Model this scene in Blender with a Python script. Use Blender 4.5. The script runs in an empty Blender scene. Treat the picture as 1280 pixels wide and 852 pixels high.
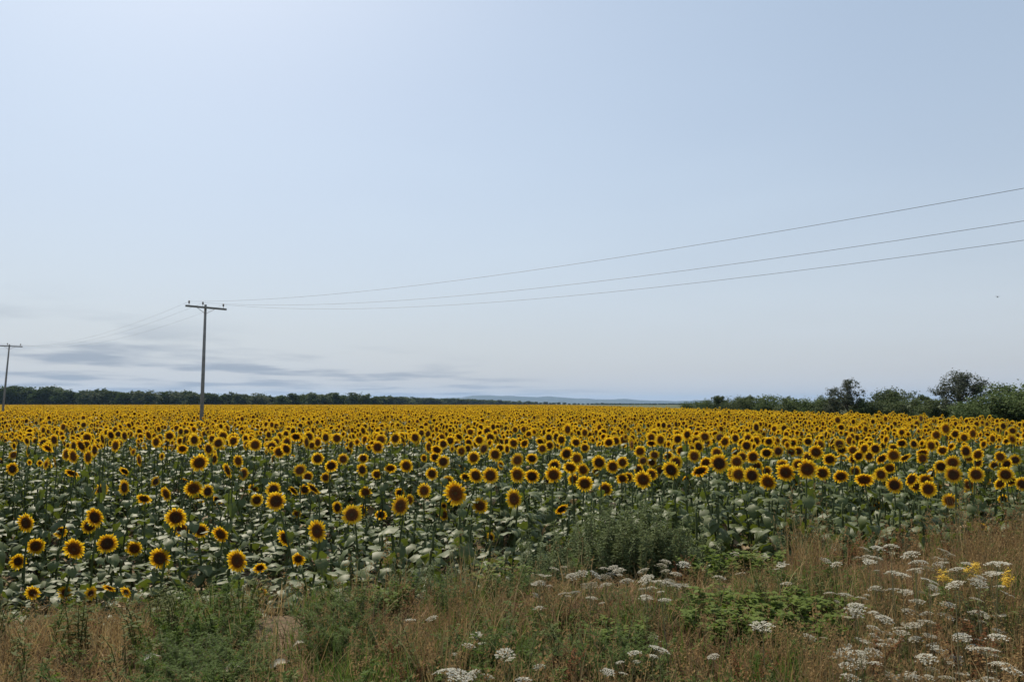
import bpy, math, random
import numpy as np
from mathutils import Vector, Matrix, Euler
R = math.radians
random.seed(7)
rng = np.random.default_rng(7)
scene = bpy.context.scene
C = scene.collection

# ------------------------------------------------------------------ camera
CAM = Vector((0.0, 0.0, 2.9))
FPX = 924.0
PITCH = math.atan(78.0 / FPX)
cam_d = bpy.data.cameras.new("camera")
cam = bpy.data.objects.new("camera", cam_d)
C.objects.link(cam)
cam.location = CAM
cam.rotation_euler = (math.pi / 2 + PITCH, 0, 0)
cam_d.sensor_width = 36.0
cam_d.lens = 36.0 * FPX / 1280.0
cam_d.clip_start = 0.05
cam_d.clip_end = 60000
scene.camera = cam

# ------------------------------------------------------------------ light
SUN_AZ = R(-30)       # from +Y towards +X
SUN_EL = R(52)
world = bpy.data.worlds.new("World")
scene.world = world
world.use_nodes = True
wn = world.node_tree.nodes
wl = world.node_tree.links
wn.clear()
def N(tree, typ, **kw):
    n = tree.nodes.new(typ)
    for k, v in kw.items():
        setattr(n, k, v)
    return n
W = world.node_tree
wo = N(W, 'ShaderNodeOutputWorld')
bg = N(W, 'ShaderNodeBackground')
sky = N(W, 'ShaderNodeTexSky')
sky.sky_type = 'NISHITA'
sky.sun_disc = False
sky.sun_elevation = SUN_EL
sky.sun_rotation = SUN_AZ
sky.altitude = 100
sky.air_density = 1.0
sky.dust_density = 1.7
sky.ozone_density = 1.5
bg.inputs['Strength'].default_value = 0.110
wl.new(bg.outputs[0], wo.inputs[0])
# thin cloud sheets: the view direction meets a flat layer high above
tc = N(W, 'ShaderNodeTexCoord')
sep = N(W, 'ShaderNodeSeparateXYZ')
wl.new(tc.outputs['Generated'], sep.inputs[0])
def wmath(op, a, b=None):
    m = N(W, 'ShaderNodeMath', operation=op)
    for i, v in enumerate((a, b)):
        if v is None: continue
        if isinstance(v, (int, float)): m.inputs[i].default_value = v
        else: wl.new(v, m.inputs[i])
    return m.outputs[0]
zc = wmath('ADD', wmath('MAXIMUM', sep.outputs['Z'], 0.0), 0.065)
px_ = wmath('DIVIDE', sep.outputs['X'], zc)
py_ = wmath('DIVIDE', sep.outputs['Y'], zc)
comb = N(W, 'ShaderNodeCombineXYZ')
wl.new(px_, comb.inputs[0]); wl.new(py_, comb.inputs[1])
def wnoise(scale, detail, rough, off):
    mp = N(W, 'ShaderNodeMapping')
    mp.inputs['Location'].default_value = off
    wl.new(comb.outputs[0], mp.inputs['Vector'])
    n = N(W, 'ShaderNodeTexNoise')
    n.inputs['Scale'].default_value = scale
    n.inputs['Detail'].default_value = detail
    n.inputs['Roughness'].default_value = rough
    wl.new(mp.outputs[0], n.inputs['Vector'])
    return n.outputs['Fac']
def wramp(fac, a, b):
    r = N(W, 'ShaderNodeMapRange', interpolation_type='SMOOTHSTEP')
    r.inputs['From Min'].default_value = a
    r.inputs['From Max'].default_value = b
    wl.new(fac, r.inputs['Value'])
    return r.outputs[0]
n_small = wramp(wnoise(0.80, 4, 0.5, (3.6, 1.2, 0)), 0.43, 0.66)
# the cloud bank begins some way off, ahead and to the left
bank = wmath('ADD', wmath('MULTIPLY', py_, 0.7), wmath('MULTIPLY', px_, -1.15))
n_big = wramp(wmath('ADD', bank, wmath('MULTIPLY', wnoise(0.22, 3, 0.5, (1.2, 7.3, 0)), 4.0)), 7.4, 11.5)
cl = wmath('MULTIPLY', wmath('MULTIPLY', n_small, n_big), 0.7)
veil = wmath('MULTIPLY', wramp(wnoise(0.16, 4, 0.6, (5.5, 9.1, 0)), 0.35, 0.75), 0.30)
# milky summer haze veil over the blue, thicker towards the horizon
mixv0 = N(W, 'ShaderNodeMix', data_type='RGBA')
wl.new(wmath('ADD', veil, 0.36), mixv0.inputs[0])
wl.new(sky.outputs[0], mixv0.inputs[6])
mixv0.inputs[7].default_value = (6.6, 8.1, 9.4, 1)
low = wmath('MULTIPLY', wmath('POWER', 2.718, wmath('MULTIPLY', wmath('MAXIMUM', sep.outputs['Z'], 0.0), -5.0)), 0.95)
mixv = N(W, 'ShaderNodeMix', data_type='RGBA')
wl.new(low, mixv.inputs[0])
wl.new(mixv0.outputs[2], mixv.inputs[6])
mixv.inputs[7].default_value = (5.3, 5.38, 5.6, 1)
mixc = N(W, 'ShaderNodeMix', data_type='RGBA')
wl.new(cl, mixc.inputs[0])
wl.new(mixv.outputs[2], mixc.inputs[6])
mixc.inputs[7].default_value = (2.3, 2.8, 3.6, 1)
wl.new(mixc.outputs[2], bg.inputs['Color'])

sun_d = bpy.data.lights.new("sun", 'SUN')
sun_d.energy = 5.0
sun_d.angle = R(1.0)
sun_d.color = (1.0, 0.90, 0.74)
sun = bpy.data.objects.new("sun", sun_d)
C.objects.link(sun)
sdir = Vector((math.sin(SUN_AZ) * math.cos(SUN_EL), math.cos(SUN_AZ) * math.cos(SUN_EL), math.sin(SUN_EL)))
sun.rotation_euler = sdir.to_track_quat('Z', 'Y').to_euler()

vs = scene.view_settings
vs.view_transform = 'Standard'
vs.look = 'None'
vs.exposure = 0.0
vs.gamma = 1.0
vs.use_curve_mapping = False
cy = scene.cycles
cy.use_denoising = True
cy.max_bounces = 6
cy.diffuse_bounces = 3
cy.glossy_bounces = 2
cy.transmission_bounces = 4
cy.transparent_max_bounces = 8
cy.caustics_reflective = False
cy.caustics_refractive = False

# ------------------------------------------------------------------ picture <-> place
FWD = Vector((0, math.cos(PITCH), math.sin(PITCH)))
UP = Vector((0, -math.sin(PITCH), math.cos(PITCH)))
def ray(px, py):
    return FWD + Vector((1, 0, 0)) * ((px - 640) / FPX) + UP * ((426 - py) / FPX)
def at(px, py, Y):
    d = ray(px, py)
    return CAM + d * (Y / d.y)
def proj(p):
    v = Vector(p) - CAM
    w = v.dot(FWD)
    return 640 + FPX * v.x / w, 426 - FPX * v.dot(UP) / w

def edge(x):                       # front edge of the sunflower field
    return min(max(7.3 + 0.30 * (x + 5), 6.6), 11.2)
def sstep(t):
    t = min(max(t, 0.0), 1.0)
    return t * t * (3 - 2 * t)
def ground_z(x, y):
    e = edge(x)
    t = sstep((y - (e - 2.1)) / 2.0)
    top = 1.22 - 0.012 * max(y, 0)
    if y > 40 or abs(x) > 60 and y > 12: return 0.0
    b = 0.03 * math.sin(x * 2.3 + y) + 0.03 * math.sin(y * 3.1 - x * 1.3)
    return top * (1 - t) + b

# ------------------------------------------------------------------ helpers
def link(o, parent=None):
    C.objects.link(o)
    if parent is not None: o.parent = parent
    return o
def tag(o, label=None, cat=None, group=None, kind=None):
    if label: o['label'] = label
    if cat: o['category'] = cat
    if group: o['group'] = group
    if kind: o['kind'] = kind
    return o
def empty(name, loc, rz=0.0):
    o = bpy.data.objects.new(name, None)
    o.empty_display_size = 0.1
    o.location = loc
    o.rotation_euler = (0, 0, rz)
    C.objects.link(o)
    return o
class MB:
    def __init__(s):
        s.v = []; s.f = []; s.m = []; s.t = []
    def add(s, verts, faces, mi=0, t=None):
        b = len(s.v)
        s.v.extend([tuple(p) for p in verts])
        s.t.extend(t if t is not None else [0.0] * len(verts))
        for f in faces:
            s.f.append(tuple(i + b for i in f)); s.m.append(mi)
    def merge(s, o, M, mi=None):
        b = len(s.v)
        s.v.extend([tuple(M @ Vector(p)) for p in o.v])
        s.t.extend(o.t)
        for f, k in zip(o.f, o.m):
            s.f.append(tuple(i + b for i in f)); s.m.append(k if mi is None else mi)
    def tube(s, pts, rad, n=6, mi=0, cap=True, t=None):
        b = len(s.v); k = len(pts)
        P = [Vector(p) for p in pts]
        for i in range(k):
            d = (P[min(i + 1, k - 1)] - P[max(i - 1, 0)])
            d = d.normalized() if d.length > 1e-9 else Vector((0, 0, 1))
            a = Vector((1, 0, 0)) if abs(d.x) < 0.8 else Vector((0, 1, 0))
            u = d.cross(a).normalized(); w = d.cross(u)
            for j in range(n):
                an = 2 * math.pi * j / n
                s.v.append(tuple(P[i] + (u * math.cos(an) + w * math.sin(an)) * rad[i]))
                s.t.append(i / max(k - 1, 1) if t is None else t)
        for i in range(k - 1):
            for j in range(n):
                j2 = (j + 1) % n
                s.f.append((b + i * n + j, b + i * n + j2, b + (i + 1) * n + j2, b + (i + 1) * n + j)); s.m.append(mi)
        if cap:
            s.f.append(tuple(b + j for j in range(n))[::-1]); s.m.append(mi)
            s.f.append(tuple(b + (k - 1) * n + j for j in range(n))); s.m.append(mi)
    def box(s, c, h, M=None, mi=0):
        v = []
        for sx in (-1, 1):
            for sy in (-1, 1):
                for sz in (-1, 1):
                    p = Vector((sx * h[0], sy * h[1], sz * h[2]))
                    if M is not None: p = M @ p
                    v.append(Vector(c) + p)
        s.add(v, [(0, 1, 3, 2), (4, 6, 7, 5), (0, 4, 5, 1), (2, 3, 7, 6), (0, 2, 6, 4), (1, 5, 7, 3)], mi)
    def mesh(s, name, mats, smooth=True):
        me = bpy.data.meshes.new(name)
        me.from_pydata(s.v, [], s.f)
        for m in mats: me.materials.append(m)
        if len(mats) > 1: me.polygons.foreach_set('material_index', s.m)
        if smooth: me.polygons.foreach_set('use_smooth', [True] * len(s.f))
        a = me.attributes.new('t', 'FLOAT', 'POINT')
        a.data.foreach_set('value', s.t)
        me.update()
        return me
    def build(s, name, mats, parent=None, smooth=True):
        if not isinstance(mats, (list, tuple)): mats = [mats]
        return link(bpy.data.objects.new(name, s.mesh(name, mats, smooth)), parent)
def mobj(name, me, parent=None, M=None):
    o = bpy.data.objects.new(name, me)
    if M is not None: o.matrix_local = M
    link(o, parent)
    return o

# ------------------------------------------------------------------ materials
def mat(name):
    m = bpy.data.materials.new(name)
    m.use_nodes = True
    nt = m.node_tree
    nt.nodes.clear()
    out = N(nt, 'ShaderNodeOutputMaterial')
    return m, nt, out
def ramp(nt, fac, stops):
    r = N(nt, 'ShaderNodeValToRGB')
    e = r.color_ramp.elements
    while len(e) < len(stops): e.new(0.5)
    for el, (p, c) in zip(e, stops):
        el.position = p; el.color = (*c, 1)
    nt.links.new(fac, r.inputs[0])
    return r.outputs[0]
def mixrgb(nt, fac, a, b, mode='MIX'):
    m = N(nt, 'ShaderNodeMix', data_type='RGBA', blend_type=mode)
    for i, v in ((0, fac), (6, a), (7, b)):
        if isinstance(v, (int, float)): m.inputs[i].default_value = v
        elif isinstance(v, tuple): m.inputs[i].default_value = (*v, 1)
        else: nt.links.new(v, m.inputs[i])
    return m.outputs[2]
def noise(nt, scale, detail=3, coord='Object', rough=0.55):
    c = N(nt, 'ShaderNodeTexCoord')
    n = N(nt, 'ShaderNodeTexNoise')
    n.inputs['Scale'].default_value = scale
    n.inputs['Detail'].default_value = detail
    n.inputs['Roughness'].default_value = rough
    nt.links.new(c.outputs[coord], n.inputs['Vector'])
    return n.outputs['Fac']
def plantmat(name, c1, c2, rough=0.5, trans=0.3, tcol=None, spec=0.5, island=True, nscale=6.0, back=None, noi=0.5):
    """leaf-like matter: two tones picked per plant/leaf, some light let through"""
    m, nt, out = mat(name)
    oi = N(nt, 'ShaderNodeObjectInfo')
    geo = N(nt, 'ShaderNodeNewGeometry')
    ad = N(nt, 'ShaderNodeMath', operation='ADD')
    nt.links.new(oi.outputs['Random'], ad.inputs[0])
    if island: nt.links.new(geo.outputs['Random Per Island'], ad.inputs[1])
    else: ad.inputs[1].default_value = 0.5
    md = N(nt, 'ShaderNodeMath', operation='MULTIPLY'); md.inputs[1].default_value = 0.5
    nt.links.new(ad.outputs[0], md.inputs[0])
    col = mixrgb(nt, md.outputs[0], c1, c2)
    nz = noise(nt, nscale)
    col = mixrgb(nt, noi, col, mixrgb(nt, nz, tuple(x * 0.55 for x in c1), tuple(x * 1.35 for x in c2)))
    if back: col = mixrgb(nt, geo.outputs['Backfacing'], col, back)
    p = N(nt, 'ShaderNodeBsdfPrincipled')
    p.inputs['Roughness'].default_value = rough
    p.inputs['Specular IOR Level'].default_value = spec
    nt.links.new(col, p.inputs['Base Color'])
    if trans > 0:
        tr = N(nt, 'ShaderNodeBsdfTranslucent')
        if tcol: tr.inputs[0].default_value = (*tcol, 1)
        else: nt.links.new(col, tr.inputs[0])
        mx = N(nt, 'ShaderNodeMixShader'); mx.inputs[0].default_value = trans
        nt.links.new(p.outputs[0], mx.inputs[1]); nt.links.new(tr.outputs[0], mx.inputs[2])
        nt.links.new(mx.outputs[0], out.inputs[0])
    else:
        nt.links.new(p.outputs[0], out.inputs[0])
    return m
M_leaf = plantmat('sunflower leaf', (0.046, 0.068, 0.014), (0.098, 0.122, 0.040), 0.52, 0.22, (0.15, 0.20, 0.02), 0.36, nscale=14, back=(0.12, 0.135, 0.055))
M_leafdry = plantmat('withered sunflower leaf', (0.17, 0.11, 0.05), (0.30, 0.22, 0.12), 0.7, 0.15, nscale=14)
M_stem = plantmat('sunflower stem', (0.050, 0.072, 0.024), (0.090, 0.110, 0.042), 0.7, 0.0, spec=0.2, nscale=10)
M_bract = plantmat('sunflower bract', (0.06, 0.10, 0.03), (0.11, 0.15, 0.05), 0.6, 0.2, nscale=10)
def petalmat(name):
    m, nt, out = mat(name)
    at_ = N(nt, 'ShaderNodeAttribute'); at_.attribute_name = 't'
    oi = N(nt, 'ShaderNodeObjectInfo')
    geo = N(nt, 'ShaderNodeNewGeometry')
    a = ramp(nt, at_.outputs['Fac'], [(0.0, (0.62, 0.27, 0.008)), (0.3, (0.80, 0.49, 0.014)), (1.0, (0.85, 0.62, 0.035))])
    b = ramp(nt, at_.outputs['Fac'], [(0.0, (0.58, 0.20, 0.006)), (0.4, (0.80, 0.46, 0.012)), (1.0, (0.85, 0.60, 0.03))])
    c = mixrgb(nt, oi.outputs['Random'], a, b)
    v = N(nt, 'ShaderNodeMapRange'); v.inputs['To Min'].default_value = 0.8; v.inputs['To Max'].default_value = 1.1
    nt.links.new(geo.outputs['Random Per Island'], v.inputs['Value'])
    c = mixrgb(nt, 1.0, c, v.outputs[0], 'MULTIPLY')
    p = N(nt, 'ShaderNodeBsdfPrincipled')
    p.inputs['Roughness'].default_value = 0.6
    p.inputs['Specular IOR Level'].default_value = 0.25
    nt.links.new(c, p.inputs['Base Color'])
    tr = N(nt, 'ShaderNodeBsdfTranslucent')
    nt.links.new(c, tr.inputs[0])
    mx = N(nt, 'ShaderNodeMixShader'); mx.inputs[0].default_value = 0.5
    nt.links.new(p.outputs[0], mx.inputs[1]); nt.links.new(tr.outputs[0], mx.inputs[2])
    nt.links.new(mx.outputs[0], out.inputs[0])
    return m
M_petal = petalmat('sunflower petal')
def discmat(name):
    m, nt, out = mat(name)
    at_ = N(nt, 'ShaderNodeAttribute'); at_.attribute_name = 't'
    oi = N(nt, 'ShaderNodeObjectInfo')
    a = ramp(nt, at_.outputs['Fac'], [(0.0, (0.060, 0.036, 0.018)), (0.6, (0.048, 0.024, 0.012)), (0.85, (0.090, 0.036, 0.012)), (1.0, (0.26, 0.11, 0.014))])
    b = ramp(nt, at_.outputs['Fac'], [(0.0, (0.13, 0.085, 0.028)), (0.35, (0.13, 0.046, 0.014)), (0.8, (0.22, 0.075, 0.013)), (1.0, (0.32, 0.14, 0.014))])
    c = mixrgb(nt, oi.outputs['Random'], a, b)
    tcn = N(nt, 'ShaderNodeTexCoord')
    vo = N(nt, 'ShaderNodeTexVoronoi'); vo.inputs['Scale'].default_value = 34
    nt.links.new(tcn.outputs['Object'], vo.inputs['Vector'])
    c = mixrgb(nt, 0.35, c, mixrgb(nt, 1.0, c, vo.outputs['Color'], 'MULTIPLY'))
    p = N(nt, 'ShaderNodeBsdfPrincipled')
    p.inputs['Roughness'].default_value = 0.85
    p.inputs['Specular IOR Level'].default_value = 0.15
    nt.links.new(c, p.inputs['Base Color'])
    bp = N(nt, 'ShaderNodeBump'); bp.inputs['Strength'].default_value = 0.7; bp.inputs['Distance'].default_value = 0.02
    nt.links.new(vo.outputs['Distance'], bp.inputs['Height'])
    nt.links.new(bp.outputs[0], p.inputs['Normal'])
    nt.links.new(p.outputs[0], out.inputs[0])
    return m
M_disc = discmat('sunflower disc')

M_straw = plantmat('straw grass', (0.24, 0.165, 0.065), (0.47, 0.35, 0.17), 0.75, 0.35, spec=0.15, nscale=3, noi=0.3)
M_brown = plantmat('brown dead grass', (0.125, 0.080, 0.030), (0.36, 0.25, 0.115), 0.75, 0.35, spec=0.15, nscale=3, noi=0.3)
M_seed = plantmat('brown seed head', (0.15, 0.090, 0.036), (0.36, 0.245, 0.115), 0.8, 0.35, spec=0.1, nscale=5, noi=0.3)
M_redgrass = plantmat('reddish matted grass', (0.14, 0.078, 0.036), (0.34, 0.215, 0.118), 0.75, 0.35, spec=0.15, nscale=3, noi=0.3)
M_rust = plantmat('rusty dock seed', (0.10, 0.040, 0.016), (0.19, 0.085, 0.035), 0.8, 0.2, spec=0.1, nscale=5, noi=0.3)
M_green = plantmat('fresh green weed', (0.058, 0.098, 0.020), (0.115, 0.165, 0.040), 0.7, 0.35, (0.13, 0.20, 0.035), spec=0.15, nscale=5, noi=0.35)
M_bright = plantmat('bright leafy weed', (0.075, 0.115, 0.020), (0.150, 0.195, 0.040), 0.7, 0.35, (0.18, 0.26, 0.035), spec=0.15, nscale=5, noi=0.3)
M_mug = plantmat('grey green weed', (0.070, 0.105, 0.036), (0.15, 0.185, 0.075), 0.7, 0.3, spec=0.18, nscale=5, noi=0.3)
M_olive = plantmat('olive weed', (0.070, 0.090, 0.024), (0.135, 0.15, 0.048), 0.7, 0.3, spec=0.15, nscale=5, noi=0.3)
M_wstem = plantmat('weed stem', (0.10, 0.11, 0.045), (0.20, 0.17, 0.08), 0.65, 0.0, nscale=5)
M_white = plantmat('white florets', (0.42, 0.40, 0.32), (0.62, 0.60, 0.51), 0.8, 0.25, spec=0.1, nscale=20, noi=0.15)
M_cream = plantmat('cream florets', (0.36, 0.33, 0.25), (0.52, 0.49, 0.39), 0.7, 0.25, nscale=20, noi=0.2)
M_yellow = plantmat('yellow florets', (0.62, 0.40, 0.015), (0.75, 0.52, 0.03), 0.7, 0.25, nscale=20, noi=0.15)
M_deadleaf = plantmat('pale dead leaf', (0.36, 0.31, 0.22), (0.50, 0.45, 0.34), 0.7, 0.2, nscale=12)
M_tree = plantmat('tree leaves', (0.036, 0.056, 0.015), (0.075, 0.102, 0.031), 0.7, 0.25, spec=0.12, nscale=0.6)
M_tree2 = plantmat('fresh bush leaves', (0.042, 0.070, 0.016), (0.086, 0.122, 0.032), 0.7, 0.25, spec=0.12, nscale=0.6)
M_tree3 = plantmat('grey tree leaves', (0.030, 0.040, 0.022), (0.056, 0.070, 0.038), 0.7, 0.18, spec=0.12, nscale=0.6)
M_bark = plantmat('bark', (0.06, 0.048, 0.036), (0.11, 0.09, 0.07), 0.85, 0.0, nscale=4)

def simplemat(name, c1, c2, rough, scale, detail=5, bump=0.0, metal=0.0, coord='Object'):
    m, nt, out = mat(name)
    nz = noise(nt, scale, detail, coord)
    p = N(nt, 'ShaderNodeBsdfPrincipled')
    nt.links.new(ramp(nt, nz, [(0.3, c1), (0.7, c2)]), p.inputs['Base Color'])
    p.inputs['Roughness'].default_value = rough
    p.inputs['Metallic'].default_value = metal
    if bump:
        b = N(nt, 'ShaderNodeBump'); b.inputs['Strength'].default_value = bump; b.inputs['Distance'].default_value = 0.05
        nt.links.new(nz, b.inputs['Height']); nt.links.new(b.outputs[0], p.inputs['Normal'])
    nt.links.new(p.outputs[0], out.inputs[0])
    return m
M_pole = simplemat('weathered pole', (0.17, 0.165, 0.155), (0.26, 0.25, 0.235), 0.85, 5, bump=0.3)
M_insul = simplemat('insulator porcelain', (0.10, 0.07, 0.05), (0.16, 0.12, 0.09), 0.3, 8)
M_wire = simplemat('wire metal', (0.10, 0.10, 0.10), (0.16, 0.16, 0.16), 0.5, 8, metal=0.3)
M_bird = simplemat('dark feathers', (0.015, 0.015, 0.016), (0.03, 0.03, 0.03), 0.7, 8)
M_hill = simplemat('wooded hills', (0.012, 0.022, 0.014), (0.030, 0.042, 0.026), 0.95, 0.004)

def groundmat():
    m, nt, out = mat('soil and grass')
    n1 = noise(nt, 0.9, 6); n2 = noise(nt, 14.0, 5)
    soil = ramp(nt, n2, [(0.3, (0.085, 0.052, 0.032)), (0.55, (0.15, 0.095, 0.060)), (0.75, (0.24, 0.165, 0.105))])
    litter = ramp(nt, n2, [(0.3, (0.055, 0.042, 0.022)), (0.7, (0.17, 0.125, 0.07))])
    near = mixrgb(nt, n1, soil, litter)
    grass = ramp(nt, noise(nt, 0.05, 6), [(0.3, (0.045, 0.070, 0.020)), (0.7, (0.11, 0.105, 0.045))])
    c = N(nt, 'ShaderNodeTexCoord'); s = N(nt, 'ShaderNodeSeparateXYZ')
    nt.links.new(c.outputs['Object'], s.inputs[0])
    gx = N(nt, 'ShaderNodeMapRange'); gx.inputs['From Min'].default_value = 29.0; gx.inputs['From Max'].default_value = 30.5
    nt.links.new(s.outputs['X'], gx.inputs['Value'])
    gy = N(nt, 'ShaderNodeMapRange'); gy.inputs['From Min'].default_value = 444; gy.inputs['From Max'].default_value = 448
    nt.links.new(s.outputs['Y'], gy.inputs['Value'])
    mx = N(nt, 'ShaderNodeMath', operation='MAXIMUM')
    nt.links.new(gx.outputs[0], mx.inputs[0]); nt.links.new(gy.outputs[0], mx.inputs[1])
    col = mixrgb(nt, mx.outputs[0], near, grass)
    p = N(nt, 'ShaderNodeBsdfPrincipled')
    p.inputs['Roughness'].default_value = 0.95
    p.inputs['Specular IOR Level'].default_value = 0.2
    nt.links.new(col, p.inputs['Base Color'])
    b = N(nt, 'ShaderNodeBump'); b.inputs['Strength'].default_value = 0.8; b.inputs['Distance'].default_value = 0.06
    nt.links.new(n2, b.inputs['Height']); nt.links.new(b.outputs[0], p.inputs['Normal'])
    nt.links.new(p.outputs[0], out.inputs[0])
    return m
M_ground = groundmat()

# ------------------------------------------------------------------ the ground: one sheet to the horizon
def spaced(segs):
    out = []
    for a, b, st in segs:
        n = max(1, round((b - a) / st))
        out += [a + (b - a) * i / n for i in range(n)]
    return out + [segs[-1][1]]
gx = spaced([(-14000, -2000, 4000), (-2000, -200, 600), (-200, -20, 30), (-20, 20, 0.4), (20, 200, 30), (200, 2000, 600), (2000, 14000, 4000)])
gy = spaced([(-400, -20, 95), (-20, 2, 2), (2, 14, 0.3), (14, 60, 6), (60, 600, 90), (600, 4000, 850), (4000, 15000, 2750)])
mb = MB()
mb.v = [(x, y, ground_z(x, y)) for y in gy for x in gx]
mb.t = [0.0] * len(mb.v)
nx = len(gx)
for j in range(len(gy) - 1):
    for i in range(nx - 1):
        mb.f.append((j * nx + i, j * nx + i + 1, (j + 1) * nx + i + 1, (j + 1) * nx + i)); mb.m.append(0)
g = mb.build('ground', M_ground)
tag(g, 'brown soil of the verge and field under the plants', 'ground', kind='structure')

# distant hills: two ridges of real terrain
def ridge(name, y0, depth, x0, x1, prof, label):
    m = MB(); n = 90; k = 6
    for i in range(n + 1):
        x = x0 + (x1 - x0) * i / n
        h = prof(i / n)
        for j in range(k + 1):
            u = j / k
            m.v.append((x, y0 + depth * u, -3 + (h + 3) * math.sin(math.pi * u) ** 0.8 if 0 < u < 1 else -3.0)); m.t.append(0)
    for i in range(n):
        for j in range(k):
            a = i * (k + 1) + j
            m.f.append((a, a + k + 1, a + k + 2, a + 1)); m.m.append(0)
    o = m.build(name, M_hill)
    tag(o, label, 'hills', kind='structure')
    return o
def prof1(u):
    base = 78 * math.exp(-((u - 0.42) / 0.13) ** 2) + 62 * math.exp(-((u - 0.58) / 0.16) ** 2) + 28 * math.exp(-((u - 0.80) / 0.14) ** 2) + 42 * math.exp(-((u - 0.2) / 0.12) ** 2)
    return base + 6 * math.sin(u * 47) + 4 * math.sin(u * 91 + 1) + 2.5 * math.sin(u * 173)
ridge('hills', 8600, 2600, -3400, 3600, prof1, 'distant blue wooded hills on the horizon behind the field')

# ------------------------------------------------------------------ geometry-node scatter for what cannot be counted
def scatter(name, pts, rots, scls, vids, variants):
    """one object: points carrying rotation, scale and variant; each point shows one variant mesh"""
    col = bpy.data.collections.new(name + ' variants')
    for i, me in enumerate(variants):
        col.objects.link(bpy.data.objects.new('%s_%02d' % (name, i), me))
    me = bpy.data.meshes.new(name)
    me.from_pydata([tuple(p) for p in pts], [], [])
    a = me.attributes.new('rotv', 'FLOAT_VECTOR', 'POINT'); a.data.foreach_set('vector', np.array(rots, dtype=np.float32).ravel())
    a = me.attributes.new('sclv', 'FLOAT_VECTOR', 'POINT'); a.data.foreach_set('vector', np.array(scls, dtype=np.float32).ravel())
    a = me.attributes.new('vid', 'INT', 'POINT'); a.data.foreach_set('value', np.array(vids, dtype=np.int32))
    o = bpy.data.objects.new(name, me); C.objects.link(o)
    ng = bpy.data.node_groups.new(name + ' scatter', 'GeometryNodeTree')
    ng.interface.new_socket('Geometry', in_out='INPUT', socket_type='NodeSocketGeometry')
    ng.interface.new_socket('Geometry', in_out='OUTPUT', socket_type='NodeSocketGeometry')
    gi = ng.nodes.new('NodeGroupInput'); go = ng.nodes.new('NodeGroupOutput')
    ci = ng.nodes.new('GeometryNodeCollectionInfo')
    ci.inputs['Collection'].default_value = col
    ci.inputs['Separate Children'].default_value = True
    ci.inputs['Reset Children'].default_value = True
    ip = ng.nodes.new('GeometryNodeInstanceOnPoints')
    ip.inputs['Pick Instance'].default_value = True
    def attr(nm, typ):
        n = ng.nodes.new('GeometryNodeInputNamedAttribute'); n.data_type = typ; n.inputs['Name'].default_value = nm
        return [s for s in n.outputs if s.enabled and s.name == 'Attribute'][0]
    er = ng.nodes.new('FunctionNodeEulerToRotation')
    L = ng.links
    L.new(gi.outputs[0], ip.inputs['Points'])
    L.new(ci.outputs[0], ip.inputs['Instance'])
    L.new(attr('vid', 'INT'), ip.inputs['Instance Index'])
    L.new(attr('rotv', 'FLOAT_VECTOR'), er.inputs[0])
    L.new(er.outputs[0], ip.inputs['Rotation'])
    L.new(attr('sclv', 'FLOAT_VECTOR'), ip.inputs['Scale'])
    L.new(ip.outputs[0], go.inputs[0])
    md = o.modifiers.new('scatter', 'NODES'); md.node_group = ng
    return o

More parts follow.
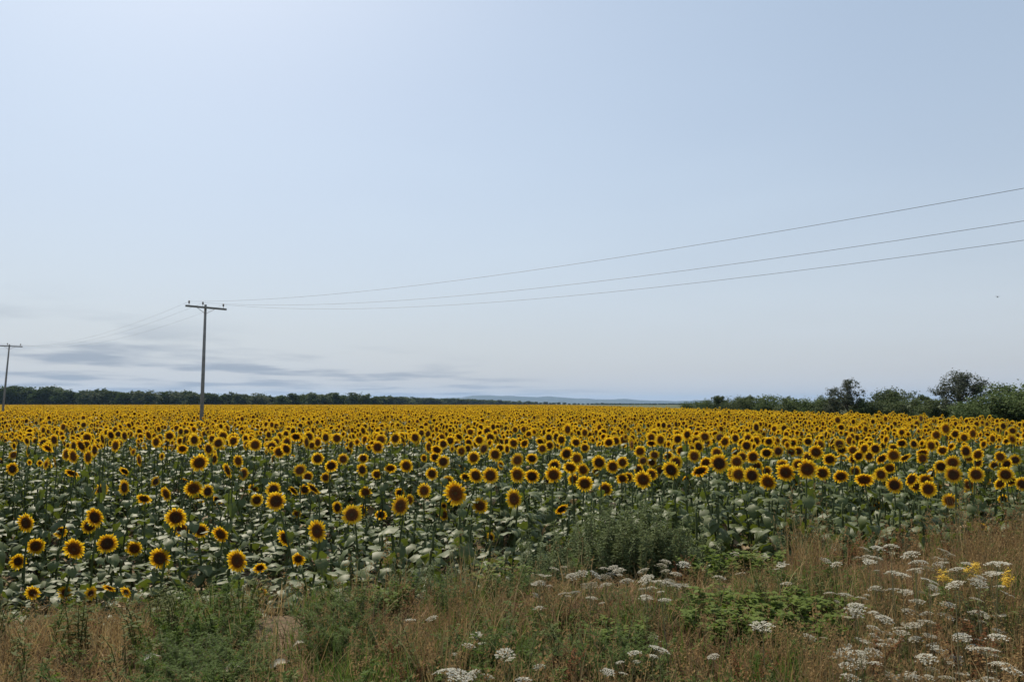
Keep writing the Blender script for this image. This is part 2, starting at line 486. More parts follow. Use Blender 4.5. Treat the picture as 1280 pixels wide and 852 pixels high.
# ------------------------------------------------------------------ trees
def tree_parts(seed, H, W_, airy=0.0, leaf=0.16, n=3500, base=0.25, lean=0.0, stems=1, lobes=9, fill=None, dome=0):
    rd = random.Random(seed)
    tr = MB(); cr = MB()
    tips = []
    for s in range(stems):
        a0 = rd.uniform(0, 6.28)
        bx, by = (0.12 * W_ * math.cos(a0), 0.12 * W_ * math.sin(a0)) if stems > 1 else (0, 0)
        top = Vector((bx * 2 + lean * H, by * 2, H * 0.72))
        pts = [Vector((bx, by, -0.1)), Vector((bx * 1.2 + lean * H * 0.3, by * 1.2, H * 0.22)), Vector((bx * 1.5 + rd.uniform(-.03, .03) * H + lean * H * 0.6, by * 1.5 + rd.uniform(-.03, .03) * H, H * 0.48)), top]
        r0 = 0.026 * H / math.sqrt(stems)
        tr.tube(pts, [r0, r0 * 0.8, r0 * 0.55, r0 * 0.2], 6)
        for k in range(max(4, lobes // stems)):
            u = base + (0.95 - base) * (k + rd.random()) / max(4, lobes // stems)
            u = min(u, 0.93)
            i = min(int(u / 0.34), 2)
            z = u * H * 0.72
            q = 0
            for q in range(3):
                if pts[q].z <= z <= pts[q + 1].z: break
            f = (z - pts[q].z) / max(pts[q + 1].z - pts[q].z, 1e-6)
            st = pts[q].lerp(pts[q + 1], min(max(f, 0), 1))
            an = rd.uniform(0, 6.28)
            reach = W_ * 0.5 * rd.uniform(0.5, 0.92) * (1.0 - 0.35 * max(0, u - 0.55) / 0.45)
            en = st + Vector((math.cos(an) * reach, math.sin(an) * reach, H * rd.uniform(0.10, 0.26)))
            en.z = min(en.z, H * 0.93)
            mid = st.lerp(en, 0.5) + Vector((0, 0, -0.02 * H))
            tr.tube([st, mid, en], [r0 * 0.42, r0 * 0.28, r0 * 0.10], 4)
            tips.append((en, rd.uniform(0.8, 1.2)))
            for b in range(2):
                e2 = mid.lerp(en, rd.uniform(0.2, 0.8)) + Vector((rd.uniform(-1, 1) * W_ * 0.2, rd.uniform(-1, 1) * W_ * 0.2, H * rd.uniform(0.03, 0.16)))
                e2.z = min(e2.z, H * 0.96)
                tr.tube([mid, mid.lerp(e2, 0.5), e2], [r0 * 0.25, r0 * 0.16, r0 * 0.06], 4)
                tips.append((e2, rd.uniform(0.6, 1.0)))
        tips.append((top + Vector((0, 0, H * 0.16)), 0.9))
    if fill is None: fill = 26 if stems > 1 else 0
    for k in range(fill):      # low leafy shoots make a bush dense to the ground
        a = rd.uniform(0, 6.28); z = H * rd.uniform(0.05, 0.86)
        r = 0.46 * W_ * math.sqrt(max(0.05, 1 - (z / H) ** 2)) * rd.uniform(0.25, 1.0)
        tips.append((Vector((r * math.cos(a), r * math.sin(a), z)), rd.uniform(0.8, 1.2)))
    for k in range(dome):      # outer twigs rounding the crown
        a = rd.uniform(0, 6.28); e = rd.uniform(-0.75, 1.45)
        r = rd.uniform(0.72, 1.0)
        tp = Vector((0.46 * W_ * r * math.cos(a) * math.cos(e), 0.46 * W_ * r * math.sin(a) * math.cos(e), H * (0.60 + 0.36 * r * math.sin(e))))
        q0 = Vector((lean * H * 0.6, 0, H * 0.5))
        tr.tube([q0, q0.lerp(tp, 0.55) + Vector((0, 0, -0.02 * H)), tp], [0.006 * H, 0.004 * H, 0.0015 * H], 4)
        tips.append((tp, rd.uniform(0.7, 1.1)))
    # leaf clumps around limb ends, shells rather than solid balls
    V = []; F = []
    per = max(6, int(1.6 * n / (len(tips) * 7)))
    clumps = []
    for tp, sc in tips:
        for c in range(7):
            rr = W_ * (0.15 if airy < 0.5 else 0.13) * sc
            o = Vector((rd.gauss(0, 1), rd.gauss(0, 1), rd.gauss(0, 0.75))).normalized() * rr * rd.uniform(0.3, 1.15)
            p = tp + o
            if p.z < 0.06 * H: p.z = 0.06 * H + rd.random() * 0.1 * H
            p.z = min(p.z, H)
            clumps.append((p, W_ * rd.uniform(0.035, 0.075) * (1 - 0.25 * airy)))
    for p, r in clumps:
        if rd.random() < airy * 0.42: continue
        for k in range(per):
            o = Vector((rd.gauss(0, 1), rd.gauss(0, 1), rd.gauss(0, 0.7))) * r
            a = Vector((rd.gauss(0, 1), rd.gauss(0, 1), rd.gauss(0, 0.6))).normalized()
            b = a.orthogonal().normalized()
            L_ = leaf * rd.uniform(0.6, 1.3); w = L_ * 0.34
            q = p + o
            cr.add([q - a * L_ * 0.5, q + b * w, q + a * L_ * 0.5, q - b * w], [(0, 1, 2, 3)], 0)
    return tr, cr
TREE_CACHE = {}
def tree(name, label, px, base_d, top_py, wpx, mat_, group=None, cat='tree', seed=0, flat=1.0, **kw):
    p = at(px, 504, base_d)
    topz = at(px, top_py, base_d).z
    Wm = wpx / FPX * base_d
    H = topz
    tr, cr = tree_parts(seed, H, Wm, **kw)
    root = empty(name, (p.x, p.y, ground_z(p.x, p.y)), 0)
    tr.build('trunk', M_bark, root)
    cr.build('crown', mat_, root, smooth=False)
    tag(root, label, cat, group)
    return root

ONES = ['', 'first', 'second', 'third', 'fourth', 'fifth', 'sixth', 'seventh', 'eighth', 'ninth', 'tenth', 'eleventh', 'twelfth', 'thirteenth', 'fourteenth', 'fifteenth', 'sixteenth', 'seventeenth', 'eighteenth', 'nineteenth']
def ordinal(n):
    if n < 20: return ONES[n]
    t = {2: ('twentieth', 'twenty'), 3: ('thirtieth', 'thirty'), 4: ('fortieth', 'forty'), 5: ('fiftieth', 'fifty'), 6: ('sixtieth', 'sixty')}[n // 10]
    return t[0] if n % 10 == 0 else t[1] + '-' + ONES[n % 10]
GR = 'trees and bushes along the right edge of the field'
right_trees = [
    # px, dist, top, width, material, label, kwargs
    (1060, 86, 473, 47, M_tree3, 'dark round airy tree, the left one of two tall trees', dict(airy=1.0, n=5600, leaf=0.17, base=0.35, lobes=8, dome=26)),
    (1200, 70, 462, 66, M_tree3, 'tallest airy grey-green tree at the right, with a wide uneven crown', dict(airy=0.95, n=8000, leaf=0.16, base=0.3, lobes=8, dome=34, lean=-0.02)),
    (1268, 56, 484, 76, M_tree2, 'big fresh green bushy tree cut by the right picture edge', dict(n=6500, leaf=0.15, base=0.1, lobes=14, stems=3)),
    (1330, 52, 480, 90, M_tree2, 'green bush beyond the right picture edge', dict(n=4000, leaf=0.15, base=0.1, lobes=12, stems=3)),
    (1238, 54, 497, 62, M_tree2, 'bright green low bush under the tallest airy tree', dict(n=4500, leaf=0.13, base=0.05, lobes=12, stems=3)),
    (1215, 53, 508, 50, M_tree2, 'lowest green bush right at the field edge below the tallest tree', dict(n=3000, leaf=0.12, base=0.02, lobes=9, stems=3)),
    (1170, 74, 499, 34, M_tree, 'small dark bush just left of the tallest airy tree', dict(n=2500, leaf=0.15, base=0.05, lobes=8, stems=2)),
    (1152, 92, 495, 22, M_tree, 'little pointed dark tree between the two tall trees', dict(n=2000, leaf=0.17, base=0.1, lobes=7, stems=1)),
    (1133, 80, 502, 40, M_tree, 'low dark bush between the round bush and the pointed tree', dict(n=2600, leaf=0.15, base=0.03, lobes=8, stems=3)),
    (1111, 88, 489, 46, M_tree, 'rounded dark green bush just right of the round airy tree', dict(n=4500, leaf=0.16, base=0.08, lobes=11, stems=2)),
    (1085, 84, 501, 36, M_tree, 'low bush right under the round airy tree', dict(n=2600, leaf=0.15, base=0.03, lobes=8, stems=3)),
    (1038, 90, 498, 34, M_tree, 'dark bush at the left foot of the round airy tree', dict(n=2600, leaf=0.16, base=0.03, lobes=8, stems=3)),
    (1015, 98, 500, 40, M_tree2, 'mid green bush third to the left of the round airy tree', dict(n=2600, leaf=0.17, base=0.03, lobes=9, stems=3)),
    (993, 104, 498, 34, M_tree, 'dark bush in the hedge midway to the round airy tree', dict(n=2400, leaf=0.18, base=0.03, lobes=8, stems=3)),
    (968, 112, 499, 40, M_tree2, 'mid green wide bush in the hedge left of midway', dict(n=2400, leaf=0.19, base=0.03, lobes=9, stems=3)),
    (937, 118, 496, 17, M_tree, 'small narrow tree poking above the hedge on its left half', dict(n=1600, leaf=0.2, base=0.2, lobes=6)),
    (944, 116, 501, 36, M_tree, 'dark bush around the foot of the small narrow hedge tree', dict(n=2200, leaf=0.19, base=0.03, lobes=8, stems=3)),
    (918, 124, 499, 34, M_tree, 'dark bush just left of the small narrow hedge tree', dict(n=2200, leaf=0.2, base=0.03, lobes=8, stems=3)),
    (901, 132, 497, 22, M_tree, 'rounded bush near the left end of the right hedge', dict(n=2000, leaf=0.2, base=0.05, lobes=8, stems=2)),
    (884, 142, 503, 30, M_tree2, 'low bush second from the left end of the right hedge', dict(n=1800, leaf=0.2, base=0.03, lobes=7, stems=3)),
    (864, 160, 506, 30, M_tree2, 'last low bush at the left end of the right hedge', dict(n=1600, leaf=0.22, base=0.03, lobes=7, stems=3)),
]
for i, (px, d, top, w, m_, lab, kw) in enumerate(right_trees):
    is_tree = i in (0, 1, 2, 7, 15)
    if i > 1: kw['n'] = int(kw['n'] * 1.7); kw['leaf'] *= 1.25
    tree('tree' if is_tree else 'bush', lab, px, d, top - (0 if i < 3 else 2.5), w * (1.0 if i < 3 else 1.12), m_, GR, 'tree' if is_tree else 'bush', seed=50 + i, **kw)

# far wooded line on the left: shared crowns, every tree its own object
far_proto = []
for k in range(9):
    tr, cr = tree_parts(300 + k, 10.0, [9, 8, 11, 7.5, 10, 9, 12, 8.5, 10][k], leaf=0.95, n=1800, base=0.12, lobes=10, fill=24)
    far_proto.append((tr.mesh('trunk', [M_bark]), [cr.mesh('crown', [mm], smooth=False) for mm in (M_tree, M_tree2)]))
def far_tree(px, d, top, label, group, i, wf=1.0):
    p = at(px, 504, d)
    H = max(at(px, top, d).z, 3.0)
    s = H / 10.0
    root = empty('far_tree', (p.x, p.y, 0), random.uniform(0, 6.28))
    root.scale = (s * wf, s * wf, s)
    tr, crs = far_proto[i % 9]
    mobj('trunk', tr, root)
    mobj('crown', crs[0 if random.random() < 0.72 else 1], root)
    tag(root, label, 'tree', group)
def topline(px):      # skyline of the wood in the picture
    pts = [(-120, 482), (0, 485), (30, 482), (50, 485), (62, 482), (80, 487), (120, 488), (150, 487), (200, 490), (240, 489), (300, 491), (345, 492), (395, 491), (410, 490), (455, 491), (470, 495), (560, 498), (640, 501), (740, 504)]
    for (a, ya), (b, yb) in zip(pts, pts[1:]):
        if a <= px <= b: return ya + (yb - ya) * (px - a) / (b - a)
    return 504
wood = 'trees of the far wood behind the field on the left'
cnt = {}
def nth(zone):
    cnt[zone] = cnt.get(zone, 0) + 1
    return ordinal(cnt[zone])
px = -110.0; i = 0
while px < 480:
    zone = 'far left beyond the picture edge' if px < -5 else 'between the two utility poles' if px < 245 else 'right of the nearer utility pole'
    far_tree(px, random.uniform(466, 490), topline(px) + 1.2 + random.uniform(-2.2, 2.4), '%s dark tree from left in the far wood, %s' % (nth(zone), zone), wood, i, 1.15)
    px += random.uniform(9, 15); i += 1
px = -100.0
while px < 470:          # second rank closes the gaps
    zone = 'the far wood'
    far_tree(px, random.uniform(498, 520), topline(px) + 1.2 + random.uniform(0, 3.0), '%s back-rank tree from left, half hidden in %s' % (nth(zone), zone), wood, i, 1.3)
    px += random.uniform(11, 17); i += 1
px = 474.0
while px < 760:
    d = 640 + (px - 474) * 3.2
    far_tree(px, d + random.uniform(-30, 30), topline(px) + random.uniform(-0.8, 0.8), '%s tiny tree from left in the low wood line below the hills' % nth('low'), 'low far wood line below the hills', i, 1.9)
    px += random.uniform(4.5, 7.5); i += 1
px = 740.0
while px < 880:
    far_tree(px, 1500 + random.uniform(-60, 60), 504.6 + random.uniform(-1.0, 0.6), '%s tiny horizon tree from left between hills and right hedge' % nth('hor'), 'low far wood line below the hills', i, 2.6)
    px += random.uniform(2.4, 4.2); i += 1

# ------------------------------------------------------------------ power line
P1 = Vector((-18.8, 45.0, 0)); PD = Vector((1, -1, 0)).normalized()
AZL = math.atan2(-1, 1)
ARM = Vector((1, 1, 0)).normalized()
p1top = at(256, 383, 45.0).z
def utility_pole(base, H, label, lean=(0, 0)):
    root = empty('utility_pole', (base.x, base.y, 0), AZL)      # local x along the line, y along the arm
    m = MB()
    m.tube([(0, 0, -0.3), (lean[0] * 0.5, lean[1] * 0.5, H * 0.5), (lean[0], lean[1], H + 0.12)], [0.125, 0.105, 0.075], 10)
    m.build('pole', M_pole, root)
    m = MB()
    m.box((lean[0] + 0.14, lean[1], H - 0.08), (0.05, 1.25, 0.058))
    arm = m.build('crossarm', M_pole, root, smooth=False)
    m = MB()
    for s in (-1, 1):
        m.tube([(lean[0] + 0.10, lean[1] + s * 0.55, H - 0.12), (lean[0] + 0.05, lean[1] + s * 0.06, H - 0.42)], [0.014, 0.014], 5)
    m.build('brace', M_pole, root)
    for off in (-1.05, -0.22, 1.05):
        m = MB()
        x, y = lean[0] + 0.14, lean[1] + off
        m.tube([(x, y, H - 0.01), (x, y, H + 0.10)], [0.014, 0.014], 5)
        m.tube([(x, y, H + 0.09), (x, y, H + 0.13), (x, y, H + 0.17), (x, y, H + 0.22), (x, y, H + 0.26)], [0.04, 0.058, 0.04, 0.055, 0.025], 8)
        m.build('insulator', M_insul, root)
    tag(root, label, 'utility pole', 'utility poles with crossarms')
    return root
H1 = p1top
d2 = 38.7
P2 = P1 - PD * d2 * math.sqrt(2)
p2b = at(3, 504, P2.y); P2 = Vector((p2b.x, P2.y, 0))
H2 = at(7, 431.5, P2.y).z
P0 = P1 + PD * 53 * math.sqrt(2)
utility_pole(P1, H1, 'nearer grey utility pole with crossarm standing in the field', (0, 0.0))
utility_pole(P2, H2, 'farther utility pole with crossarm at the left picture edge', (0.0, 0.35))
utility_pole(P0, H1, 'utility pole beyond the right picture edge', (0, 0))
def wire(A, B, sag, label, r=0.0055):
    m = MB(); n = 40; pts = []
    for i in range(n + 1):
        u = i / n
        p = A.lerp(B, u); p.z -= 4 * sag * u * (1 - u)
        pts.append(p)
    m.tube(pts, [r] * (n + 1), 5)
    o = m.build('power_wire', M_wire)
    tag(o, label, 'wire', 'wires of the power line')
def ins(P, H, off, lean=(0, 0)):
    q = Matrix.Rotation(AZL, 3, 'Z') @ Vector((lean[0] + 0.14, lean[1] + off, H + 0.20))
    return Vector((P.x + q.x, P.y + q.y, q.z))
names = ['topmost', 'middle', 'lowest']
for off, nm, sg in zip((-1.05, -0.22, 1.05), names, (1.86, 2.35, 2.52)):
    wire(ins(P1, H1, off), ins(P0, H1, off), sg, '%s of the three thin wires crossing the sky to the right' % nm)
for off, nm in zip((-1.05, -0.22, 1.05), ['left', 'middle', 'right']):
    wire(ins(P1, H1, off), ins(P2, H2, off, (0, 0.35)), 1.2, '%s faint wire sagging between the two utility poles' % nm, 0.004)

# bird, a dark speck in the sky
bp_ = at(1247, 371, 55.0)
root = empty('bird', bp_, R(60))
m = MB(); m.tube([(-0.16, 0, 0), (-0.06, 0, 0.01), (0.05, 0, 0.01), (0.13, 0, 0.02), (0.17, 0, 0.02)], [0.012, 0.045, 0.05, 0.03, 0.008], 8)
m.build('body', M_bird, root)
for s in (-1, 1):
    m = MB(); m.add([(0.06, 0, 0.02), (-0.05, 0, 0.02), (0.05, s * 0.12, 0.07), (-0.04, s * 0.12, 0.07), (-0.04, s * 0.26, 0.03)], [(0, 1, 3, 2), (2, 3, 4)])
    m.build('wing', M_bird, root)
m = MB(); m.add([(-0.13, -0.015, 0), (-0.13, 0.015, 0), (-0.24, 0.04, 0), (-0.24, -0.04, 0)], [(0, 1, 2, 3)]); m.build('tail', M_bird, root)
tag(root, 'small dark bird flying in the sky at the right', 'bird')

#@@SUNFLOWERS
# ------------------------------------------------------------------ sunflowers
def leaf_mb(seed, cols=5, rows=6, droop=1.0):
    """heart-shaped sunflower leaf on its petiole, growing along +Y; blade length 1"""
    rd = random.Random(seed)
    m = MB()
    S = [0.0, 0.10, 0.30, 0.55, 0.80, 1.0] if rows == 6 else [0.0, 0.25, 0.65, 1.0]
    Wd = [0.17, 0.35, 0.40, 0.29, 0.13, 0.0] if rows == 6 else [0.23, 0.39, 0.24, 0.0]
    pl = 0.42
    ang0 = R(28); ang1 = R(-52) * droop * rd.uniform(0.75, 1.25)
    tw = rd.uniform(-0.35, 0.35)
    # petiole
    p = Vector((0, 0, 0)); pts = [p.copy()]
    for k in range(3):
        a = ang0 + R(14) * (1 - k)
        p = p + Vector((0, math.cos(a), math.sin(a))) * pl / 3; pts.append(p.copy())
    m.tube(pts, [0.028, 0.022, 0.02, 0.018], 3, cap=False, t=0.0)
    prev = 0.0; P = p - Vector((0, 0, 0.0))
    V = []; T = []
    xs = np.linspace(-1, 1, cols)
    for i, s in enumerate(S):
        a = ang0 + (ang1 - ang0) * s ** 0.8
        P = P + Vector((0, math.cos(a), math.sin(a))) * (s - prev); prev = s
        nrm = Vector((0, -math.sin(a), math.cos(a)))
        for x in xs:
            fold = -0.22 * abs(x) ** 1.5 * Wd[i] + 0.16 * (1 - abs(x)) * 0 
            wav = 0.09 * math.sin(i * 2.1 + x * 3 + seed)
            back = -0.16 * abs(x) if i <= 1 else 0.0
            v = P + Vector((x * Wd[i], 0, 0)) + nrm * (fold + wav * abs(x) + tw * x * Wd[i] * s) + Vector((0, back, 0))
            V.append(v); T.append(abs(x))
    F = []
    for i in range(len(S) - 1):
        for j in range(cols - 1):
            b = i * cols + j
            if i == len(S) - 2:
                F.append((b, b + 1, (i + 1) * cols + j))
            else:
                F.append((b, b + 1, b + cols + 1, b + cols))
    m.add(V, F, 0, T)
    return m
def petals_mb(seed, ratio, n1=21, n2=17, lod=0):
    """ray florets in two whorls, overall diameter 1, facing -Y"""
    rd = random.Random(seed); m = MB()
    rings = [(n1, 0.0, 1.0, 0.0), (n2, 0.5, 0.92, 0.03)] if lod == 0 else [(n1, 0.0, 1.0, 0.0)]
    for n, ph, ln, fw in rings:
        for k in range(n):
            if lod == 0 and rd.random() < 0.04: continue
            an = 2 * math.pi * (k + ph + rd.uniform(-.25, .25)) / n
            r0 = 0.5 * ratio * 0.92
            r1 = 0.5 * ln * rd.uniform(0.88, 1.06)
            w = (0.050 if lod == 0 else 0.075) * rd.uniform(0.85, 1.15)
            cup = rd.uniform(-0.02, 0.30); curl = rd.uniform(-0.12, 0.16)
            rows = [(0.0, 0.55), (0.35, 1.0), (0.75, 0.8)] if lod == 0 else [(0.0, 0.6), (0.45, 1.0)]
            V = []; T = []
            e = Vector((math.cos(an), 0, math.sin(an))); q = Vector((-math.sin(an), 0, math.cos(an)))
            for s, ww in rows:
                r = r0 + (r1 - r0) * s
                y = -fw - cup * (r - r0) - curl * (r - r0) * s * s
                c = e * r + Vector((0, y, 0))
                V += [c - q * w * ww, c + q * w * ww]; T += [s, s]
            V.append(e * r1 + Vector((0, -fw - cup * (r1 - r0) - curl * (r1 - r0), 0))); T.append(1.0)
            F = [(2 * i, 2 * i + 1, 2 * i + 3, 2 * i + 2) for i in range(len(rows) - 1)]
            b = 2 * (len(rows) - 1); F.append((b, b + 1, b + 2))
            m.add(V, F, 0, T)
    return m
def disc_mb(ratio, n=16):
    """seed disc: shallow dome with a raised rim, facing -Y, in units of head diameter"""
    m = MB(); R0 = 0.5 * ratio
    prof = [(0.0, -0.045), (0.35, -0.052), (0.7, -0.058), (0.9, -0.045), (1.02, -0.005)]
    V = [(0, prof[0][1], 0)]; T = [0.0]
    for u, y in prof[1:]:
        for j in range(n):
            a = 2 * math.pi * j / n
            V.append((math.cos(a) * R0 * u, y, math.sin(a) * R0 * u)); T.append(min(u, 1.0))
    F = [(0, 1 + (j + 1) % n, 1 + j) for j in range(n)]
    for i in range(len(prof) - 2):
        for j in range(n):
            a = 1 + i * n + j; b = 1 + i * n + (j + 1) % n
            F.append((a, b, b + n, a + n))
    m.add(V, F, 0, T)
    return m
def back_mb(ratio, seed, n=10, bracts=12):
    """green receptacle and bracts behind the disc"""
    rd = random.Random(seed); m = MB(); R0 = 0.5 * ratio
    prof = [(1.04, -0.005), (1.0, 0.04), (0.6, 0.10), (0.16, 0.14)]
    V = []; F = []
    for u, y in prof:
        for j in range(n):
            a = 2 * math.pi * j / n
            V.append((math.cos(a) * R0 * u, y, math.sin(a) * R0 * u))
    for i in range(len(prof) - 1):
        for j in range(n):
            a = i * n + j; b = i * n + (j + 1) % n
            F.append((a, a + n, b + n, b))
    m.add(V, F)
    for k in range(bracts):
        an = 2 * math.pi * (k + rd.random() * 0.5) / bracts
        e = Vector((math.cos(an), 0, math.sin(an))); q = Vector((-math.sin(an), 0, math.cos(an)))
        r1 = R0 * rd.uniform(1.25, 1.55)
        m.add([e * R0 * 0.95 - q * 0.05 + Vector((0, 0.03, 0)), e * R0 * 0.95 + q * 0.05 + Vector((0, 0.03, 0)), e * r1 + Vector((0, rd.uniform(-0.02, 0.06), 0))], [(0, 1, 2)])
    return m
RATIOS = [0.41, 0.49, 0.56]
LEAVES = [leaf_mb(k, droop=[0.7, 1.0, 1.25, 0.9, 1.4, 0.5][k]).mesh('leaf', [M_leaf]) for k in range(6)]
LEAVES_DRY = [leaf_mb(20 + k, droop=1.7).mesh('withered_leaf', [M_leafdry]) for k in range(2)]
PETALS = [[petals_mb(40 + 5 * r + k, RATIOS[r]).mesh('petals', [M_petal]) for k in range(4)] for r in range(3)]
DISCS = [disc_mb(r).mesh('disc', [M_disc]) for r in RATIOS]
BACKS = [[back_mb(r, 70 + k).mesh('flower_head', [M_bract]) for k in range(2)] for r in RATIOS]

def stem_path(rd, H):
    """stem up to the bent neck; the head hangs off its end, facing -Y"""
    wx, wy = rd.uniform(-.07, .07), rd.uniform(-.05, .05)
    ln = rd.gauss(0, 0.10) * H
    pts = []
    for u in (0, .2, .4, .6, .8, .93):
        pts.append(Vector((ln * (1 - u) + wx * math.sin(u * 3.0), 0.06 * u * u + wy * math.sin(u * 3.0), u * H)))
    pts.append(Vector((0, 0.045, H * 0.93 + 0.085)))
    pts.append(Vector((0, 0.0, H * 0.93 + 0.09)))
    return pts
def leaf_spots(rd, H, n, size):
    out = []
    az = rd.uniform(0, 6.28)
    for k in range(n):
        u = 0.16 + 0.76 * (k + rd.random() * 0.6) / n
        az += 2.4 + rd.uniform(-.35, .35)
        s = size * (0.62 + 0.62 * math.sin(math.pi * min(1, (u - 0.05) / 0.92)) ** 0.8) * rd.uniform(0.6, 1.25)
        s *= 1.0 - 0.22 * max(0, u - 0.75) / 0.25
        s = min(s, 0.262)
        out.append((u, az, R(rd.uniform(-48, 22)) - R(12) * (1 - u), s))
    return out
def at_path(pts, z):
    for a, b in zip(pts, pts[1:]):
        if a.z <= z <= b.z: return a.lerp(b, (z - a.z) / max(b.z - a.z, 1e-6))
    return pts[-3]
def hides(c, r):
    q = proj(c)
    rp = r * FPX / c.y
    dd = np.hypot(HXY[:, 0] - q[0], HXY[:, 1] - q[1])
    return bool(np.any((dd < HXY[:, 2] * 0.5 + rp * 0.7) & (HXY[:, 3] > c.y + 0.12)))
def head_matrix(rd_tilt, roll, loc, S):
    return Matrix.Translation(loc) @ Matrix.Rotation(rd_tilt, 4, 'X') @ Matrix.Rotation(roll, 4, 'Y') @ Matrix.Diagonal((S, S, S, 1))
def sunflower(loc, H, S, yaw, tilt, seed, nleaf, lsize, ratio=1, wilted=False):
    rd = random.Random(seed)
    root = empty('sunflower', loc, yaw)
    pts = stem_path(rd, H)
    m = MB(); k = len(pts)
    m.tube(pts, [0.017, 0.016, 0.015, 0.014, 0.012, 0.011, 0.011, 0.012], 5, cap=False)
    m.build('stem', M_stem, root)
    hl = pts[-1] + Vector((0, -0.02, 0))
    hm = head_matrix(tilt, rd.uniform(0, 6.28), hl, S)
    hd = mobj('flower_head', BACKS[ratio][rd.randrange(2)], root, hm)
    mobj('disc', DISCS[ratio], hd)
    pe = mobj('petals', PETALS[ratio][rd.randrange(4)], hd)
    pe['kind'] = 'stuff'
    RM = Matrix.Rotation(yaw, 3, 'Z')
    for (u, az, pit, s) in leaf_spots(rd, H, nleaf, lsize):
        p = at_path(pts, u * H)
        # a leaf does not grow right in front of another open head
        c = Vector(loc) + RM @ (p + Vector((-math.sin(az), math.cos(az), 0.15)) * s * 0.95)
        if hides(c, s * 0.45) and rd.random() < 0.9: continue
        dry = rd.random() < (0.30 if u < 0.38 else 0.03)
        me = LEAVES_DRY[rd.randrange(2)] if dry else LEAVES[rd.randrange(6)]
        mobj('leaf', me, root, Matrix.Translation(p) @ Matrix.Rotation(az, 4, 'Z') @ Matrix.Rotation(pit, 4, 'X') @ Matrix.Diagonal((s, s, s, 1)))
    return root
# heads read off the photograph: picture column, row, diameter
HEADS = """17,568,13 16,585,17 1,577,12 68,549,16 102,556,21 92,569,20 90,590,19 127,612,17 156,608,21 180,622,19 195,601,15 33,652,24 119,645,26 112,656,20 156,588,15
109,546,14 139,543,14 156,544,16 186,543,16 76,663,17 212,544,14 243,549,17 228,560,14 261,560,17 273,553,16 279,544,15 292,547,16 249,577,23 298,575,17 305,591,17 319,555,17
345,552,14 358,560,17 349,564,16 370,545,16 375,587,18 208,616,20 242,609,23 230,602,13 260,613,18 272,624,15 249,623,14 317,610,14 321,624,17 342,611,20 345,625,25 367,612,16
220,645,27 227,660,22 251,662,19 276,666,23 386,545,16 421,547,15 390,556,12 398,558,12 397,572,17 414,581,18 429,573,15 436,562,12 454,572,14 463,578,11 453,586,17 471,592,14
488,584,17 508,581,18 472,558,17 476,549,16 494,547,17 519,546,18 554,554,14 546,561,16 544,570,15 554,576,18 540,591,17 385,595,15 392,609,21 381,611,15 407,596,14 457,614,17
422,633,17 440,642,27 453,637,16 476,642,16 500,615,14 501,631,27 512,624,15 530,612,19 558,602,15 397,662,29 555,631,11 555,642,16 574,545,13 577,563,15 586,552,12 585,560,13
599,549,14 605,560,17 619,567,18 625,559,13 613,546,16 592,571,18 570,588,13 577,584,11 595,593,21 582,595,15 613,593,22 647,592,22 647,574,19 665,572,16 677,573,10 669,585,10
665,594,20 692,592,22 693,581,17 684,599,13 642,553,14 678,560,14 687,556,13 700,556,12 708,566,18 713,583,20 721,572,17 729,586,18 720,552,14 731,559,13 717,598,16 731,603,22
570,615,32 560,601,17 600,631,21 643,622,26 702,635,20 614,671,16 749,577,20 746,588,13 766,582,18 778,577,16 757,610,19 778,597,16 785,596,15 798,586,15 804,598,24 814,592,17
804,575,14 815,577,14 800,563,16 818,568,14 825,587,14 839,586,24 845,577,20 835,569,14 851,562,14 868,569,18 858,599,13 875,587,24 882,577,17 899,578,25 896,565,16 918,591,20
761,552,15 770,550,13 814,546,14 814,553,14 847,548,15 865,550,13 881,545,15 900,546,15 867,560,13 921,576,18 928,570,15 941,570,18 923,592,21 940,593,22 946,581,15 958,588,15
960,601,23 978,581,17 982,589,24 998,580,17 1009,585,26 994,600,13 1028,590,20 1051,594,20 1069,588,15 1080,598,24 1098,592,16 958,565,17 966,566,13 973,563,16 989,564,14
998,563,14 1020,564,19 1010,571,16 1037,573,18 1053,571,14 1067,573,14 1073,569,16 1086,569,15 1093,578,10 933,556,16 919,547,14 920,564,13 961,551,13 982,552,14 1010,551,13
1049,554,15 1052,561,15 1066,562,14 1080,560,16 1094,560,16 1102,572,17 1112,584,17 1101,592,18 1117,568,18 1131,571,16 1117,559,13 1153,565,16 1153,572,16 1127,553,14 1142,554,13
1153,556,13 1169,555,13 1118,605,21 1107,602,11 1139,598,20 1145,606,17 1157,599,18 1160,610,22 1164,591,14 1172,609,13 1192,592,23 1176,582,18 1191,577,19 1178,562,14 1188,559,13
1207,563,18 1211,571,14 1222,567,17 1222,577,15 1207,581,11 1220,592,21 1211,605,16 1211,611,15 1232,600,12 1231,582,11 1243,581,13 1258,579,16 1250,570,16 1269,574,15 1257,592,20
1250,603,18 1263,600,17 1277,604,18 1187,625,20 1254,623,13 1228,657,11 1097,631,13 297,699,30 325,708,17 357,671,24 373,697,18 200,696,27 93,684,28 134,678,25 168,684,21 45,681,22
23,700,21 41,739,19 82,739,19 114,740,18 137,733,18 158,738,17 371,641,12 328,738,12"""
FACE = R(-8)           # heads share one facing: towards the viewer, a little to the left
placed = []
items = []
